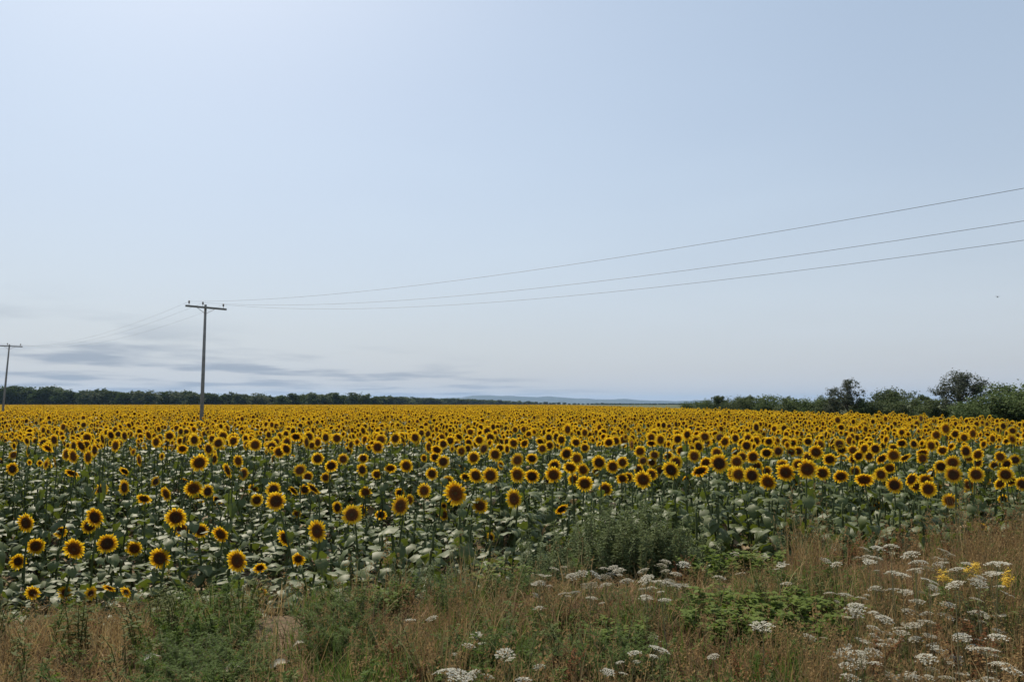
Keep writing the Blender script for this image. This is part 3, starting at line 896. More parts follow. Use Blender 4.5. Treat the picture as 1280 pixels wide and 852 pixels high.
for k, tok in enumerate(HEADS.split()):
    hx, hy, hs = (float(q) for q in tok.split(','))
    hs *= 1.04
    S0 = 0.275
    d = FPX * S0 / hs
    d = max(d, edge((hx - 640) / FPX * d) + 0.15)
    p = at(hx, hy, d)
    zmin, zmax = 0.72, 2.06
    if p.z > zmax or p.z < zmin:
        zt = min(max(p.z, zmin), zmax)
        dr = ray(hx, hy)
        d = (zt - CAM.z) / dr.z * dr.y
        d = max(min(d, 24), edge((hx - 640) / FPX * d) + 0.15)
        p = at(hx, hy, d)
    S = min(max(hs * d / FPX, 0.11), 0.33)
    items.append([p, S, hx, hy, hs, k])
items.sort(key=lambda q: -q[4] * 1000 - q[3])
items = items[:300]
SUN_LIST = []
HXY = np.array([(q[2], q[3], q[4], q[0].y) for q in items])
for p, S, hx, hy, hs, k in items:
    rd = random.Random(1000 + k)
    yaw = FACE + R(rd.gauss(0, 18))
    if hx < 420: yaw += R(4)
    vy = math.atan2(-p.x, p.y)
    yaw = min(max(yaw, vy - R(56)), vy + R(56))
    tilt = R(rd.gauss(5, 14)) if rd.random() > 0.09 else R(rd.uniform(30, 52))
    gz = ground_z(p.x, p.y)
    H = (p.z - 0.09 - gz) / 0.93
    off = Matrix.Rotation(yaw, 3, 'Z') @ Vector((0, 0.02, 0))
    near = p.y < 12.5
    n = int((17 if near else 14) * (0.75 + 0.25 * H / 1.6))
    ls = 0.212 * rd.uniform(0.85, 1.12) * (0.8 + 0.2 * H / 1.7)
    ratio = 2 if S > 0.25 else 1 if S > 0.185 else 0
    o = sunflower((p.x + off.x, p.y + off.y, gz - 0.01), H, S, yaw, tilt, 1000 + k, n, ls, ratio)
    SUN_LIST.append([o, hx, hy, hs, S])
    placed.append((p.x, p.y))

# labels that single each flower out: size, where it stands, its place there from the left
ORD = ['first', 'second', 'third', 'fourth', 'fifth', 'sixth', 'seventh', 'eighth', 'ninth', 'tenth', 'eleventh', 'twelfth', 'thirteenth', 'fourteenth', 'fifteenth', 'sixteenth', 'seventeenth', 'eighteenth']
COLS = [(180, 'at the left picture edge'), (300, 'below the nearer utility pole'), (420, 'just right of the nearer utility pole'), (540, 'left of the picture middle'),
        (650, 'at the picture middle'), (770, 'left of the grey-green weed clump'), (880, 'above the grey-green weed clump'), (990, 'below the right hedge'),
        (1090, 'below the round airy tree'), (1180, 'between the two tall trees'), (1400, 'below the tallest airy tree')]
def label_set(lst, noun, bands, cat, group, cols=COLS):
    cells = {}
    for it in lst:
        c = next(i for i, q in enumerate(cols) if it[1] < q[0])
        b = next(i for i, q in enumerate(bands) if it[2] < q[0])
        cells.setdefault((c, b), []).append(it)
    for (c, b), L in cells.items():
        L.sort(key=lambda q: q[1])
        for i, it in enumerate(L):
            adj = it[5] if len(it) > 5 else ''
            if len(L) == 1: s = 'only %s%s %s, %s' % (adj, noun, bands[b][1], cols[c][1])
            else: s = '%s %s%s from left %s, %s' % (ordinal(i + 1), adj, noun, bands[b][1], cols[c][1])
            tag(it[0], s, cat, group)
SB = [(556, 'in the sixth band back'), (568, 'in the fifth band back'), (582, 'in the fourth band back'), (602, 'in the third band back'), (640, 'in the second band back'), (900, 'in the front fringe')]
label_set(SUN_LIST, 'sunflower', SB, 'sunflower', 'sunflowers of the front rows of the field')

# the rest of the field, past counting: points that each show one of a few whole plants
def plant_mesh(seed, headed=True, lod=0, H=1.75, nl=15):
    rd = random.Random(seed); m = MB()
    pts = stem_path(rd, H)
    m.tube(pts if lod == 0 else [pts[0], pts[4], pts[-2]], [0.016] * (len(pts) if lod == 0 else 3), 4 if lod == 0 else 3, mi=1, cap=False)
    for (u, az, pit, s) in leaf_spots(rd, H, nl, 0.212):
        lf = leaf_mb(rd.randrange(30), cols=3, rows=4, droop=rd.uniform(0.6, 1.4))
        dry = u < 0.35 and rd.random() < 0.3
        m.merge(lf, Matrix.Translation(at_path(pts, u * H)) @ Matrix.Rotation(az, 4, 'Z') @ Matrix.Rotation(pit, 4, 'X') @ Matrix.Diagonal((s, s, s, 1)), 5 if dry else 0)
    if headed:
        r = rd.choice([0, 0, 1, 1, 2, 2]); S = [0.18, 0.24, 0.28][r] * rd.uniform(0.92, 1.06)
        M = head_matrix(R(rd.gauss(5, 15) if rd.random() > 0.12 else rd.uniform(30, 60)), rd.uniform(0, 6), pts[-1], S)
        m.merge(petals_mb(seed, RATIOS[r], lod=lod, n1=21 if lod == 0 else 15), M, 2)
        m.merge(disc_mb(RATIOS[r], 12 if lod == 0 else 8), M, 3)
        m.merge(back_mb(RATIOS[r], seed, 8 if lod == 0 else 6, 8 if lod == 0 else 4), M, 4)
    return m
FM = [M_leaf, M_stem, M_petal, M_disc, M_bract, M_leafdry]
variants = [plant_mesh(500 + k, True, 0).mesh('field plant', FM) for k in range(16)]
variants += [plant_mesh(540 + k, False, 0, 1.45, 18).mesh('leafy plant', FM) for k in range(5)]
TILE = 12.0
def tile_mesh(seed):
    rd = random.Random(seed); m = MB()
    protos = [plant_mesh(600 + seed * 7 + k, True, 1, 1.75, 6) for k in range(7)]
    n = 21
    for i in range(n):
        for j in range(n):
            x = (i + 0.5 + rd.uniform(-.5, .5)) / n * TILE; y = (j + 0.5 + rd.uniform(-.5, .5)) / n * TILE
            s = rd.gauss(1.04, 0.085)
            m.merge(rd.choice(protos), Matrix.Translation((x, y, 0)) @ Matrix.Rotation(FACE + R(rd.gauss(0, 16)), 4, 'Z') @ Matrix.Diagonal((1, 1, s, 1)))
    return m
variants += [tile_mesh(k).mesh('field tile', FM) for k in range(3)]
PT = []; RO = []; SC = []; VI = []
def put(x, y, v, hs=1.0, rz=None, ws=1.0):
    PT.append((x, y, ground_z(x, y) - 0.01)); RO.append((0, 0, FACE + R(random.gauss(0, 28)) if rz is None else rz)); SC.append((ws, ws, hs)); VI.append(v)
X_END = 29.0
NEARY = 60.0
# headed plants behind the counted ones, and beside the frame
y = 6.6
while y < NEARY:
    step = 0.46
    x = -0.86 * y - 4
    while x < min(0.86 * y + 4, X_END):
        xx = x + random.uniform(-.24, .24); yy = y + random.uniform(-.23, .23)
        x += 0.50
        if yy < edge(xx) + 0.1: continue
        zt = random.gauss(1.85, 0.12) + 0.10 * math.sin(xx * 0.55 + 1.7 * math.sin(yy * 0.21)) * math.sin(yy * 0.43 + xx * 0.11)
        hx, hy = proj((xx, yy, zt))
        inside = -12 < hx < 1292
        if inside and hy > 557 and not (hx < 450 and hy < 620 and random.random() < 0.22) and not (hx < 720 and hy < 580 and random.random() < 0.25): continue
        if inside and hy > 541 and min((xx - a) ** 2 + (yy - b) ** 2 for a, b in placed) < 0.12: continue
        if math.sin(xx * 1.31 + 2.1 * math.sin(yy * 0.37)) * math.sin(yy * 0.83 + 1.3 * math.sin(xx * 0.29)) > 0.80: continue
        if (xx - P1.x) ** 2 + (yy - P1.y) ** 2 < 0.3: continue
        if inside and hy > 557:
            if hides(Vector((xx, yy, zt)), 0.13) or hides(Vector((xx, yy, zt - 0.25)), 0.08): continue
            put(xx, yy, random.randrange(16), zt / 1.72, None, random.uniform(0.60, 0.78))
        else: put(xx, yy, random.randrange(16), zt / 1.72, None, random.uniform(0.78, 1.12))
    y += step
# leafy plants whose buds have not opened, between the counted ones
y = 6.8
while y < 19:
    x = -0.75 * y - 1
    while x < 0.75 * y + 1:
        xx = x + random.uniform(-.3, .3); yy = y + random.uniform(-.3, .3)
        x += 0.46
        if yy < edge(xx) + 0.05: continue
        q = min((a - xx) ** 2 + (b - yy) ** 2 for a, b in placed)
        if q < 0.03: continue
        near = sorted(((a - xx) ** 2 + (b - yy) ** 2, i) for i, (a, b) in enumerate(placed))[:3]
        hz = sum(items[i][0].z for _, i in near) / 3
        h = max(0.45, hz - ground_z(xx, yy) - random.uniform(0.24, 0.46))
        while h > 0.4 and any(hides(Vector((xx + ddx, yy, ground_z(xx, yy) + h * f)), 0.12) for ddx in (-.14, .14) for f in (0.92, 0.75, 0.55)): h -= 0.08
        put(xx, yy, 16 + random.randrange(5), h / 1.45, random.uniform(0, 6.28), random.uniform(0.9, 1.1))
    y += 0.48
# far tiles
nr = int((446 - NEARY) / TILE)
for r in range(nr):
    y0 = NEARY + r * TILE
    x0 = X_END - TILE
    while x0 > -0.80 * (y0 + TILE) - 12:
        PT.append((x0, y0, 0)); RO.append((0, 0, 0)); SC.append((1, 1, random.uniform(1.0, 1.05))); VI.append(21 + random.randrange(3))
        x0 -= TILE
fo = scatter('sunflower_field', PT, RO, SC, VI, variants)
tag(fo, 'dense mass of sunflowers filling the field to the wood', 'sunflowers', kind='stuff')

#@@WEEDS
# ------------------------------------------------------------------ the verge: dry grass, weeds, white umbels
UMBELS = """595,792,14 586,805,14 631,815,20 555,836,24 573,842,28 591,841,19 609,843,14 654,849,18 674,831,13 680,788,10 681,797,11 664,818,10 513,773,13 540,771,13 515,765,11 532,782,11 793,814,15 824,809,22 815,818,13 760,837,15 786,840,11 817,840,11 674,759,14 793,759,11 803,761,9
674,727,14,c 680,716,14,c 693,710,11,c 705,706,11,c 716,719,14,c 738,730,17,c 757,730,14,c 740,746,13,c 719,739,13,c 774,711,14,c 764,716,11,c 784,725,14,c 808,722,17,c 827,706,13,c 826,725,18,c 845,716,13,c 805,711,12,c 846,728,13,c 814,734,12,c 776,749,10,c 752,697,10,c 832,713,12,c 753,752,11,c
977,703,14,c 957,709,10,c 899,721,14,c 919,691,10,c 926,715,11,c 983,728,12,c 1032,699,11,c 1081,685,11 1096,684,14 1113,682,16 1087,701,14 1139,692,19 1145,701,15 1115,715,15 1127,717,17 1124,703,10 1144,710,17,c 1087,721,10 1094,734,14 1115,735,14 1180,687,14,c 1173,705,11 1196,710,16 1210,703,14 1246,703,24 1239,715,16,c 1222,727,18,c 1194,728,20,c 1161,724,18 1259,739,15,c
1037,740,12 1077,746,12 1070,757,20 1060,768,13,c 1046,773,10 1106,772,19,c 1136,763,15,c 1127,789,15,c 1106,805,18 1158,821,21 1175,810,18 1144,797,14,c 1208,797,15,c 1232,809,27 1247,795,20 1266,837,20 1185,754,15,c 1239,849,20 1184,845,16,c 1165,835,14,c 1070,814,21 1060,831,20 1063,845,19 953,780,24,c 1012,794,14,c 892,818,13,c 860,773,11,c 967,766,10 981,752,9 1199,826,10 1222,797,12"""
ru = random.Random(21)
for k in range(86):
    if k < 52: a, b = ru.uniform(1040, 1278), ru.uniform(690, 846)
    else: a, b = ru.gauss(770, 65), ru.uniform(700, 758)
    UMBELS += ' %d,%d,%d%s' % (a, b, 8 + (b - 690) * 0.055 + ru.uniform(-1, 5), ',c' if ru.random() < 0.62 else '')
UMB_XY = []
UPOS = []
for tok in UMBELS.split():
    q = tok.split(','); ux, uy, us = float(q[0]), float(q[1]), float(q[2])
    d = FPX * 0.088 / us
    best = None
    for t in np.linspace(max(2.9, d * 0.7), min(10.0, d * 1.5), 40):
        p = at(ux, uy, float(t)); h = p.z - ground_z(p.x, p.y)
        if p.y > edge(p.x): continue
        c = abs(t - d) / d + (2 * max(0, 0.30 - h) + 2 * max(0, h - 0.80)) * 3
        if best is None or c < best[0]: best = (c, float(t), h)
    UPOS.append(best[1]); UMB_XY.append((ux, uy, us, best[1]))
FEATHERY = [(212, 790, 4.9), (235, 778, 5.2), (258, 772, 5.3), (282, 772, 5.2), (305, 784, 4.9), (225, 802, 4.6), (252, 795, 4.7), (276, 800, 4.6), (300, 806, 4.5), (240, 815, 4.3), (268, 818, 4.3), (205, 815, 4.4),
        (400, 745, 5.6), (425, 728, 5.8), (448, 742, 5.6), (412, 770, 5.1), (438, 765, 5.2), (470, 775, 5.0), (600, 782, 4.7), (632, 776, 4.8), (655, 790, 4.6), (640, 712, 6.7), (668, 706, 6.9), (745, 792, 4.6), (775, 776, 4.9), (800, 785, 4.7), (560, 720, 6.3)]
UMB_XY += [(a, b + 16, 30, c) for a, b, c in FEATHERY]
LEAFY = [(880, 742, 5.6), (900, 732, 5.8), (922, 728, 5.9), (945, 735, 5.7), (965, 745, 5.6), (985, 738, 5.8), (1005, 732, 6.0), (1030, 735, 6.0), (1050, 745, 5.8), (890, 760, 5.2), (915, 755, 5.3), (940, 762, 5.2), (1000, 758, 5.4), (1020, 762, 5.3), (760, 770, 5.2), (785, 765, 5.3), (880, 690, 7.6), (905, 680, 7.9), (935, 688, 7.7), (960, 680, 8.0), (480, 725, 6.3), (625, 700, 7.2)]
UMB_XY += [(a, b + 16, 30, c) for a, b, c in LEAFY]
UMB_XY = np.array(UMB_XY)
def clear_height(x, y, h):
    """tallest growth at this spot that does not stand before an umbel"""
    z0 = ground_z(x, y)
    while h > 0.12:
        q = proj((x, y, z0 + h))
        w_ = 0.09 * FPX / y
        if not np.any((np.abs(UMB_XY[:, 0] - q[0]) < UMB_XY[:, 2] * 0.5 + w_) & (UMB_XY[:, 3] > y) & (UMB_XY[:, 1] + UMB_XY[:, 2] * 0.2 > q[1]) & (UMB_XY[:, 3] < y + 2.2)): break
        h -= 0.04
    return h
def blade(m, rd, x, y, h, w, lean, az, mi=0, segs=3, bend=1.0):
    V = []; p = Vector((x, y, 0)); a = R(90) - lean * 0.3
    q = Vector((-math.sin(az), math.cos(az), 0)); dirh = Vector((math.cos(az), math.sin(az), 0))
    for i in range(segs):
        ww = w * (1 - 0.75 * i / segs)
        V += [p - q * ww, p + q * ww]
        an = R(90) - lean * (0.3 + bend * (i + 0.5) / segs)
        p = p + (dirh * math.cos(an) + Vector((0, 0, 1)) * math.sin(an)) * h / segs
    V.append(p)
    F = [(2 * i, 2 * i + 1, 2 * i + 3, 2 * i + 2) for i in range(segs - 1)] + [(2 * segs - 2, 2 * segs - 1, 2 * segs)]
    m.add(V, F, mi)
    return p
def tuft(seed, n, hmin, hmax, spread, w, lean, seeds=0.0, mi=0):
    rd = random.Random(seed); m = MB()
    for k in range(n):
        a = rd.uniform(0, 6.28); r = spread * math.sqrt(rd.random())
        tip = blade(m, rd, r * math.cos(a), r * math.sin(a), rd.uniform(hmin, hmax), w * rd.uniform(0.7, 1.3), abs(rd.gauss(0, lean)), rd.uniform(0, 6.28), mi)
        if rd.random() < seeds:
            L_ = rd.uniform(0.08, 0.16)
            for s in range(16):
                u = rd.random(); o = Vector((rd.gauss(0, 1), rd.gauss(0, 1), 0)) * 0.018 * (1.2 - u)
                c = tip + Vector((0, 0, -L_ * 0.4 + u * L_)) + o
                d = Vector((rd.gauss(0, .6), rd.gauss(0, .6), 1)).normalized() * 0.016; b = d.orthogonal().normalized() * 0.005
                m.add([c - b, c + b, c + d], [(0, 1, 2)], 1)
    return m
# -- dry grass, past counting
gv = []
GM = [M_straw, M_seed]
for k in range(4): gv.append(tuft(k, 30, 0.18, 0.50, 0.17, 0.0048, 0.6, 0.12).mesh('straw tuft', [M_straw, M_seed]))           # 0-3 straw
for k in range(4): gv.append(tuft(10 + k, 26, 0.28, 0.70, 0.16, 0.0038, 0.4, 0.45).mesh('seeding tuft', [M_brown, M_seed]))  # 4-7 brown with seed heads
for k in range(4): gv.append(tuft(20 + k, 40, 0.14, 0.42, 0.22, 0.005, 1.1, 0.08).mesh('matted tuft', [M_redgrass, M_seed]))     # 8-11 matted
for k in range(3): gv.append(tuft(30 + k, 46, 0.20, 0.50, 0.16, 0.0040, 0.5, 0.0).mesh('green tuft', [M_green, M_seed]))      # 12-14 green
for k in range(3): gv.append(tuft(60 + k, 7, 0.55, 0.95, 0.14, 0.0042, 0.55, 0.5).mesh('tall stalks', [M_straw, M_seed]))             # 15-17 coarse stalks
def herb_mesh(seed, stems, H, leaf, per, spread, arch=0.25, fine=1.0):
    """upright herb: several stems with leaves all along them"""
    rd = random.Random(seed); st = MB(); fo = MB()
    for s in range(stems):
        a = rd.uniform(0, 6.28); h = H * rd.uniform(0.65, 1.0); r = spread * math.sqrt(rd.random())
        b = Vector((r * math.cos(a), r * math.sin(a), 0)); out = Vector((math.cos(a), math.sin(a), 0)) * arch * h * rd.uniform(0.3, 1.2)
        pts = [b, b + out * 0.15 + Vector((0, 0, h * 0.4)), b + out * 0.5 + Vector((0, 0, h * 0.75)), b + out + Vector((0, 0, h))]
        st.tube(pts, [0.0045, 0.004, 0.003, 0.0015], 3, cap=False)
        for k in range(per):
            u = rd.uniform(0.08, 1.0)
            i = min(int(u * 3), 2); f = u * 3 - i
            p = pts[i].lerp(pts[i + 1], f)
            az = rd.uniform(0, 6.28); L_ = leaf * rd.uniform(0.6, 1.25) * (1.15 - 0.5 * u)
            el = rd.uniform(-0.3, 0.9)
            d = Vector((math.cos(az) * math.cos(el), math.sin(az) * math.cos(el), math.sin(el)))
            q = Vector((-math.sin(az), math.cos(az), rd.uniform(-.4, .4))).normalized() * L_ * 0.17 * fine
            mid = p + d * L_ * 0.5; tip = p + d * L_ + Vector((0, 0, -0.2 * L_))
            fo.add([p, mid - q, mid + q, tip], [(0, 1, 3, 2)])
            if fine < 0.8:                 # cut leaves: side lobes
                for sg in (-1, 1):
                    for uu in (0.35, 0.62):
                        c = p + d * L_ * uu
                        e = c + q.normalized() * sg * L_ * 0.30 + d * L_ * 0.16
                        w = d * L_ * 0.055
                        fo.add([c - w, c + w, e], [(0, 1, 2)])
    return st, fo
uv = []
for k in range(3):
    s_, f_ = herb_mesh(800 + k, 4, 0.34, 0.075, 22, 0.10, 0.5, 0.6); f_.merge(s_, Matrix()); uv.append(f_.mesh('low herb', [M_green]))
for k in range(3):
    s_, f_ = herb_mesh(810 + k, 4, 0.36, 0.06, 22, 0.10, 0.5, 1.0); f_.merge(s_, Matrix()); uv.append(f_.mesh('low herb', [M_olive]))
def cover(px, d):
    """what grows where on the verge, by direction and distance"""
    r = random.random()
    if px < 175: return random.choice([0, 1, 2, 3, 8, 9, 4])
    if px < 335: return random.choice([12, 13, 14, 0, 8, 9])
    if px < 390: return random.choice([8, 9, 10, 0, 1]) 
    if px < 480: return random.choice([12, 13, 4, 8, 9, 5, 14])
    if px < 720: return random.choice([4, 5, 6, 7, 8, 9, 10, 0, 12, 13, 14])
    if px < 1000: return random.choice([8, 9, 10, 11, 4, 5, 12, 13, 6])
    return random.choice([4, 5, 6, 7, 8, 9, 10, 11, 8, 9, 4])
GP = []; GRo = []; GS = []; GVi = []; HP = []; HR = []; HS = []; HV = []
y = 1.9
while y < 10.6:
    x = -0.80 * y - 1.2
    st = 0.13 + 0.006 * y
    while x < 0.80 * y + 1.2:
        xx = x + random.uniform(-.09, .09); yy = y + random.uniform(-.09, .09)
        x += st
        if yy > edge(xx) + 0.25: continue
        hx, hy = proj((xx, yy, ground_z(xx, yy)))
        if 312 < hx < 385 and 770 < hy < 850 and random.random() < 0.93: continue
        v = cover(hx, yy)
        slope = yy > edge(xx) - 1.6
        pat = 0.5 + 0.5 * math.sin(xx * 1.9 + 1.3 * math.sin(yy * 1.7)) * math.sin(yy * 2.3 + 1.1 * math.sin(xx * 1.2))
        sc = random.uniform(0.6, 0.85) + 0.35 * pat
        if 4 <= v <= 7 and pat < 0.42 and random.random() < 0.75: v = random.choice([8, 9, 10, 11, 0, 1, 12])
        if random.random() < 0.12 and hx > 180: v = 12 + random.randrange(3)
        if random.random() < 0.10: v = random.randrange(4)
        if hx > 380 and random.random() < 0.10: v = 15 + random.randrange(3)
        if hx < 480: sc *= 0.72
        if hx > 1000 and yy > 5.5: sc *= 1.15
        vh = [0.40, 0.52, 0.26, 0.42][0 if v < 4 else 1 if v < 8 or v > 14 else 2 if v < 12 else 3]
        sc = max(0.28, min(sc, clear_height(xx, yy, vh * sc) / vh))
        if slope and random.random() < 0.35: continue
        GP.append((xx, yy, ground_z(xx, yy) - 0.01)); GRo.append((random.uniform(-.15, .15), random.uniform(-.15, .15), random.uniform(0, 6.28))); GS.append((1, 1, sc)); GVi.append(v)
        gprob = 0.14 if hx < 175 else 0.04 if 330 < hx < 385 else 0.10 + 0.25 * (1 - pat) + 0.5 if 180 < hx < 320 or 860 < hx < 1010 and 4.5 < yy < 7 else 0.22 + 0.3 * (1 - pat) if hx < 1000 else 0.10 + 0.2 * (1 - pat)
        if random.random() < gprob:
            HP.append((xx + 0.05, yy, ground_z(xx, yy) - 0.01)); HR.append((0, 0, random.uniform(0, 6.28))); q = random.uniform(0.7, 1.3); q = max(0.3, min(q, clear_height(xx, yy, 0.34 * q) / 0.34)); HS.append((q, q, q))
            HV.append(random.randrange(3) if random.random() < 0.55 else 3 + random.randrange(3))
    y += st
tag(scatter('dry_grass', GP, GRo, GS, GVi, gv), 'brown and straw coloured dry grass covering the roadside verge', 'grass', kind='stuff')
tag(scatter('low_herbs', HP, HR, HS, HV, uv), 'low green and olive herbs growing through the dry grass', 'herbs', kind='stuff')

# -- single weeds one can point at: (column, row of the top, distance, kind)
HERB = {}
def herb_set(kind, k):
    if (kind, k) not in HERB:
        if kind == 'feathery': s_, f_ = herb_mesh(900 + k, 20, 0.46, 0.06, 62, 0.14, 0.55, 0.5); mm = M_green
        elif kind == 'tall': s_, f_ = herb_mesh(920 + k, 10, 1.25, 0.075, 130, 0.14, 0.16, 0.8); mm = M_mug
        elif kind == 'leafy': s_, f_ = herb_mesh(940 + k, 8, 0.55, 0.095, 34, 0.10, 0.40, 1.9); mm = M_bright
        else: s_, f_ = herb_mesh(960 + k, 7, 0.80, 0.04, 120, 0.08, 0.32, 1.3); mm = M_rust if k % 2 else M_seed
        HERB[(kind, k)] = (s_.mesh('stem', [M_wstem if kind != 'dried' else M_brown]), f_.mesh('leaves' if kind != 'dried' else 'seed_heads', [mm]))
    return HERB[(kind, k)]
BASEH = {'feathery': 0.46, 'tall': 1.25, 'leafy': 0.55, 'dried': 0.80}
WEEDS = {'feathery': [], 'tall': [], 'leafy': [], 'dried': []}
def weed(kind, px, py, d, k):
    p = at(px, py, d)
    gz = ground_z(p.x, p.y)
    h = max(p.z - gz, 0.2)
    s = h / BASEH[kind]
    root = empty({'feathery': 'feathery_weed', 'tall': 'tall_weed', 'leafy': 'leafy_weed', 'dried': 'dried_weed'}[kind], (p.x, p.y, gz - 0.01), random.uniform(0, 6.28))
    w = s ** 0.6 * (1.35 if kind == 'leafy' else 1.0)
    root.scale = (w, w, s)
    a, b = herb_set(kind, k % 4)
    mobj('stem', a, root)
    lv = mobj('leaves' if kind != 'dried' else 'seed_heads', b, root); lv['kind'] = 'stuff'
    WEEDS[kind].append([root, px, py])
rw = random.Random(5)
for i, (px, py, d) in enumerate(FEATHERY):
    weed('feathery', px, py, d, i)
for i, (px, py, d) in enumerate([(668, 662, 7.9), (690, 650, 8.1), (712, 645, 8.2), (735, 632, 8.4), (755, 622, 8.5), (775, 615, 8.6), (795, 612, 8.6), (815, 618, 8.5), (835, 628, 8.5), (780, 640, 8.1), (810, 645, 8.1), (745, 652, 8.0), (850, 650, 8.3), (700, 680, 7.6), (765, 628, 8.2), (785, 622, 8.3), (805, 626, 8.2), (825, 634, 8.2), (750, 640, 8.0), (770, 655, 7.8), (795, 655, 7.8), (820, 655, 7.9), (840, 645, 8.1), (725, 655, 7.8), (680, 672, 7.7), (655, 680, 7.5),
        (500, 705, 6.9), (520, 700, 7.0), (545, 705, 6.9), (575, 700, 7.0), (870, 655, 8.6), (1000, 650, 9.2), (1035, 640, 9.6), (1075, 655, 9.2)]):
    weed('tall', px, py, d, i)
for i, (px, py, d) in enumerate(LEAFY):
    weed('leafy', px, py, d, i)
for i, (px, py, d) in enumerate([(990, 668, 8.4), (1015, 660, 8.6), (1040, 652, 8.7), (1060, 655, 8.5), (1085, 662, 8.3), (1110, 650, 8.6), (1135, 645, 8.8), (1155, 648, 8.7), (1180, 655, 8.4), (1205, 648, 8.6), (1230, 640, 8.8), (1255, 632, 9.0), (1275, 628, 9.0),
        (1000, 690, 7.6), (1030, 680, 7.8), (1055, 675, 7.8), (1160, 672, 7.6), (1190, 668, 7.6), (1225, 662, 7.8), (1260, 655, 8.0), (490, 735, 6.4), (515, 728, 6.5), (540, 722, 6.6), (585, 725, 6.6), (610, 715, 6.8), (690, 715, 6.7), (720, 705, 7.0), (850, 690, 7.3), (870, 700, 7.1), (830, 735, 6.0), (700, 745, 5.8), (560, 760, 5.4), (480, 770, 5.3), (500, 790, 4.8), (1270, 745, 4.9), (1240, 755, 4.7), (1150, 745, 5.0), (1200, 770, 4.5), (1255, 790, 4.2), (1085, 775, 4.6), (1020, 795, 4.3), (935, 800, 4.3), (860, 795, 4.4), (700, 800, 4.4), (560, 800, 4.4), (520, 815, 4.2), (640, 735, 6.1), (760, 740, 6.0), (455, 800, 4.5), (90, 775, 5.3), (40, 785, 5.1), (130, 765, 5.5)]):
    weed('dried', px, py, d, i)
WC = [(330, 'at the left'), (480, 'beside the bare soil'), (580, 'left of middle'), (700, 'at the middle'), (860, 'below the tall weeds'), (1000, 'below the hedge'), (1100, 'below the round tree'), (1180, 'between the tall trees'), (1400, 'at the right')]
WB = [(660, 'against the sunflowers'), (700, 'near the sunflowers'), (740, 'on the back verge'), (775, 'on the middle verge'), (810, 'on the front verge'), (900, 'lowest in front')]
label_set(WEEDS['feathery'], 'fresh green feathery weed', WB, 'weed', 'feathery weeds on the verge', WC)
label_set(WEEDS['tall'], 'tall grey-green weed', WB, 'weed', 'tall weeds before the sunflowers', WC)
label_set(WEEDS['leafy'], 'bright green leafy weed', WB, 'weed', 'leafy weeds on the verge', WC)
label_set(WEEDS['dried'], 'dried brown weed', WB, 'weed', 'dried brown weeds on the verge', WC)

# -- wild carrot: white umbels on stalks
def umbel_mb(seed, fill=1.0, dome=0.10):
    rd = random.Random(seed); fl = MB(); ry = MB()
    n = 34
    for k in range(n):
        r = 0.47 * math.sqrt((k + 0.5) / n) * rd.uniform(0.86, 1.14); a = k * 2.39996 + rd.uniform(-.12, .12)
        if k > 20 and rd.random() < 0.15: continue
        c = Vector((r * math.cos(a), r * math.sin(a), dome * (1 - (r / 0.5) ** 2) + rd.uniform(-.012, .012)))
        b = Vector((0, 0, -0.28))
        q = Vector((-math.sin(a), math.cos(a), 0)) * 0.006
        ry.add([b - q, b + q, c + q - Vector((0, 0, .02)), c - q - Vector((0, 0, .02))], [(0, 1, 2, 3)])
        for f in range(11):
            if rd.random() > fill: continue
            a2 = rd.uniform(0, 6.28); r2 = 0.072 * math.sqrt(rd.random())
            p = c + Vector((r2 * math.cos(a2), r2 * math.sin(a2), rd.uniform(-.012, .012)))
            s = rd.uniform(0.024, 0.038); ph = rd.uniform(0, 1.6)
            tl = Vector((rd.gauss(0, .35), rd.gauss(0, .35), 0))
            V = [p + Vector((s * math.cos(ph + i * 1.571), s * math.sin(ph + i * 1.571), s * (tl.x * math.cos(ph + i * 1.571) + tl.y * math.sin(ph + i * 1.571)))) for i in range(4)]
            fl.add(V, [(0, 1, 2, 3)])
    return fl, ry
UMB = []
for k in range(4):
    fl, ry = umbel_mb(k, 1.0 if k < 2 else 0.75, [0.14, 0.20, 0.10, -0.08][k])
    UMB.append((fl.mesh('florets', [M_white], smooth=False), fl.mesh('florets', [M_cream], smooth=False), ry.mesh('umbel', [M_wstem])))
fs, ff = herb_mesh(77, 3, 0.22, 0.09, 16, 0.03, 0.8, 0.5)
LACELEAF = ff.mesh('leaf', [M_olive])
LACE = []
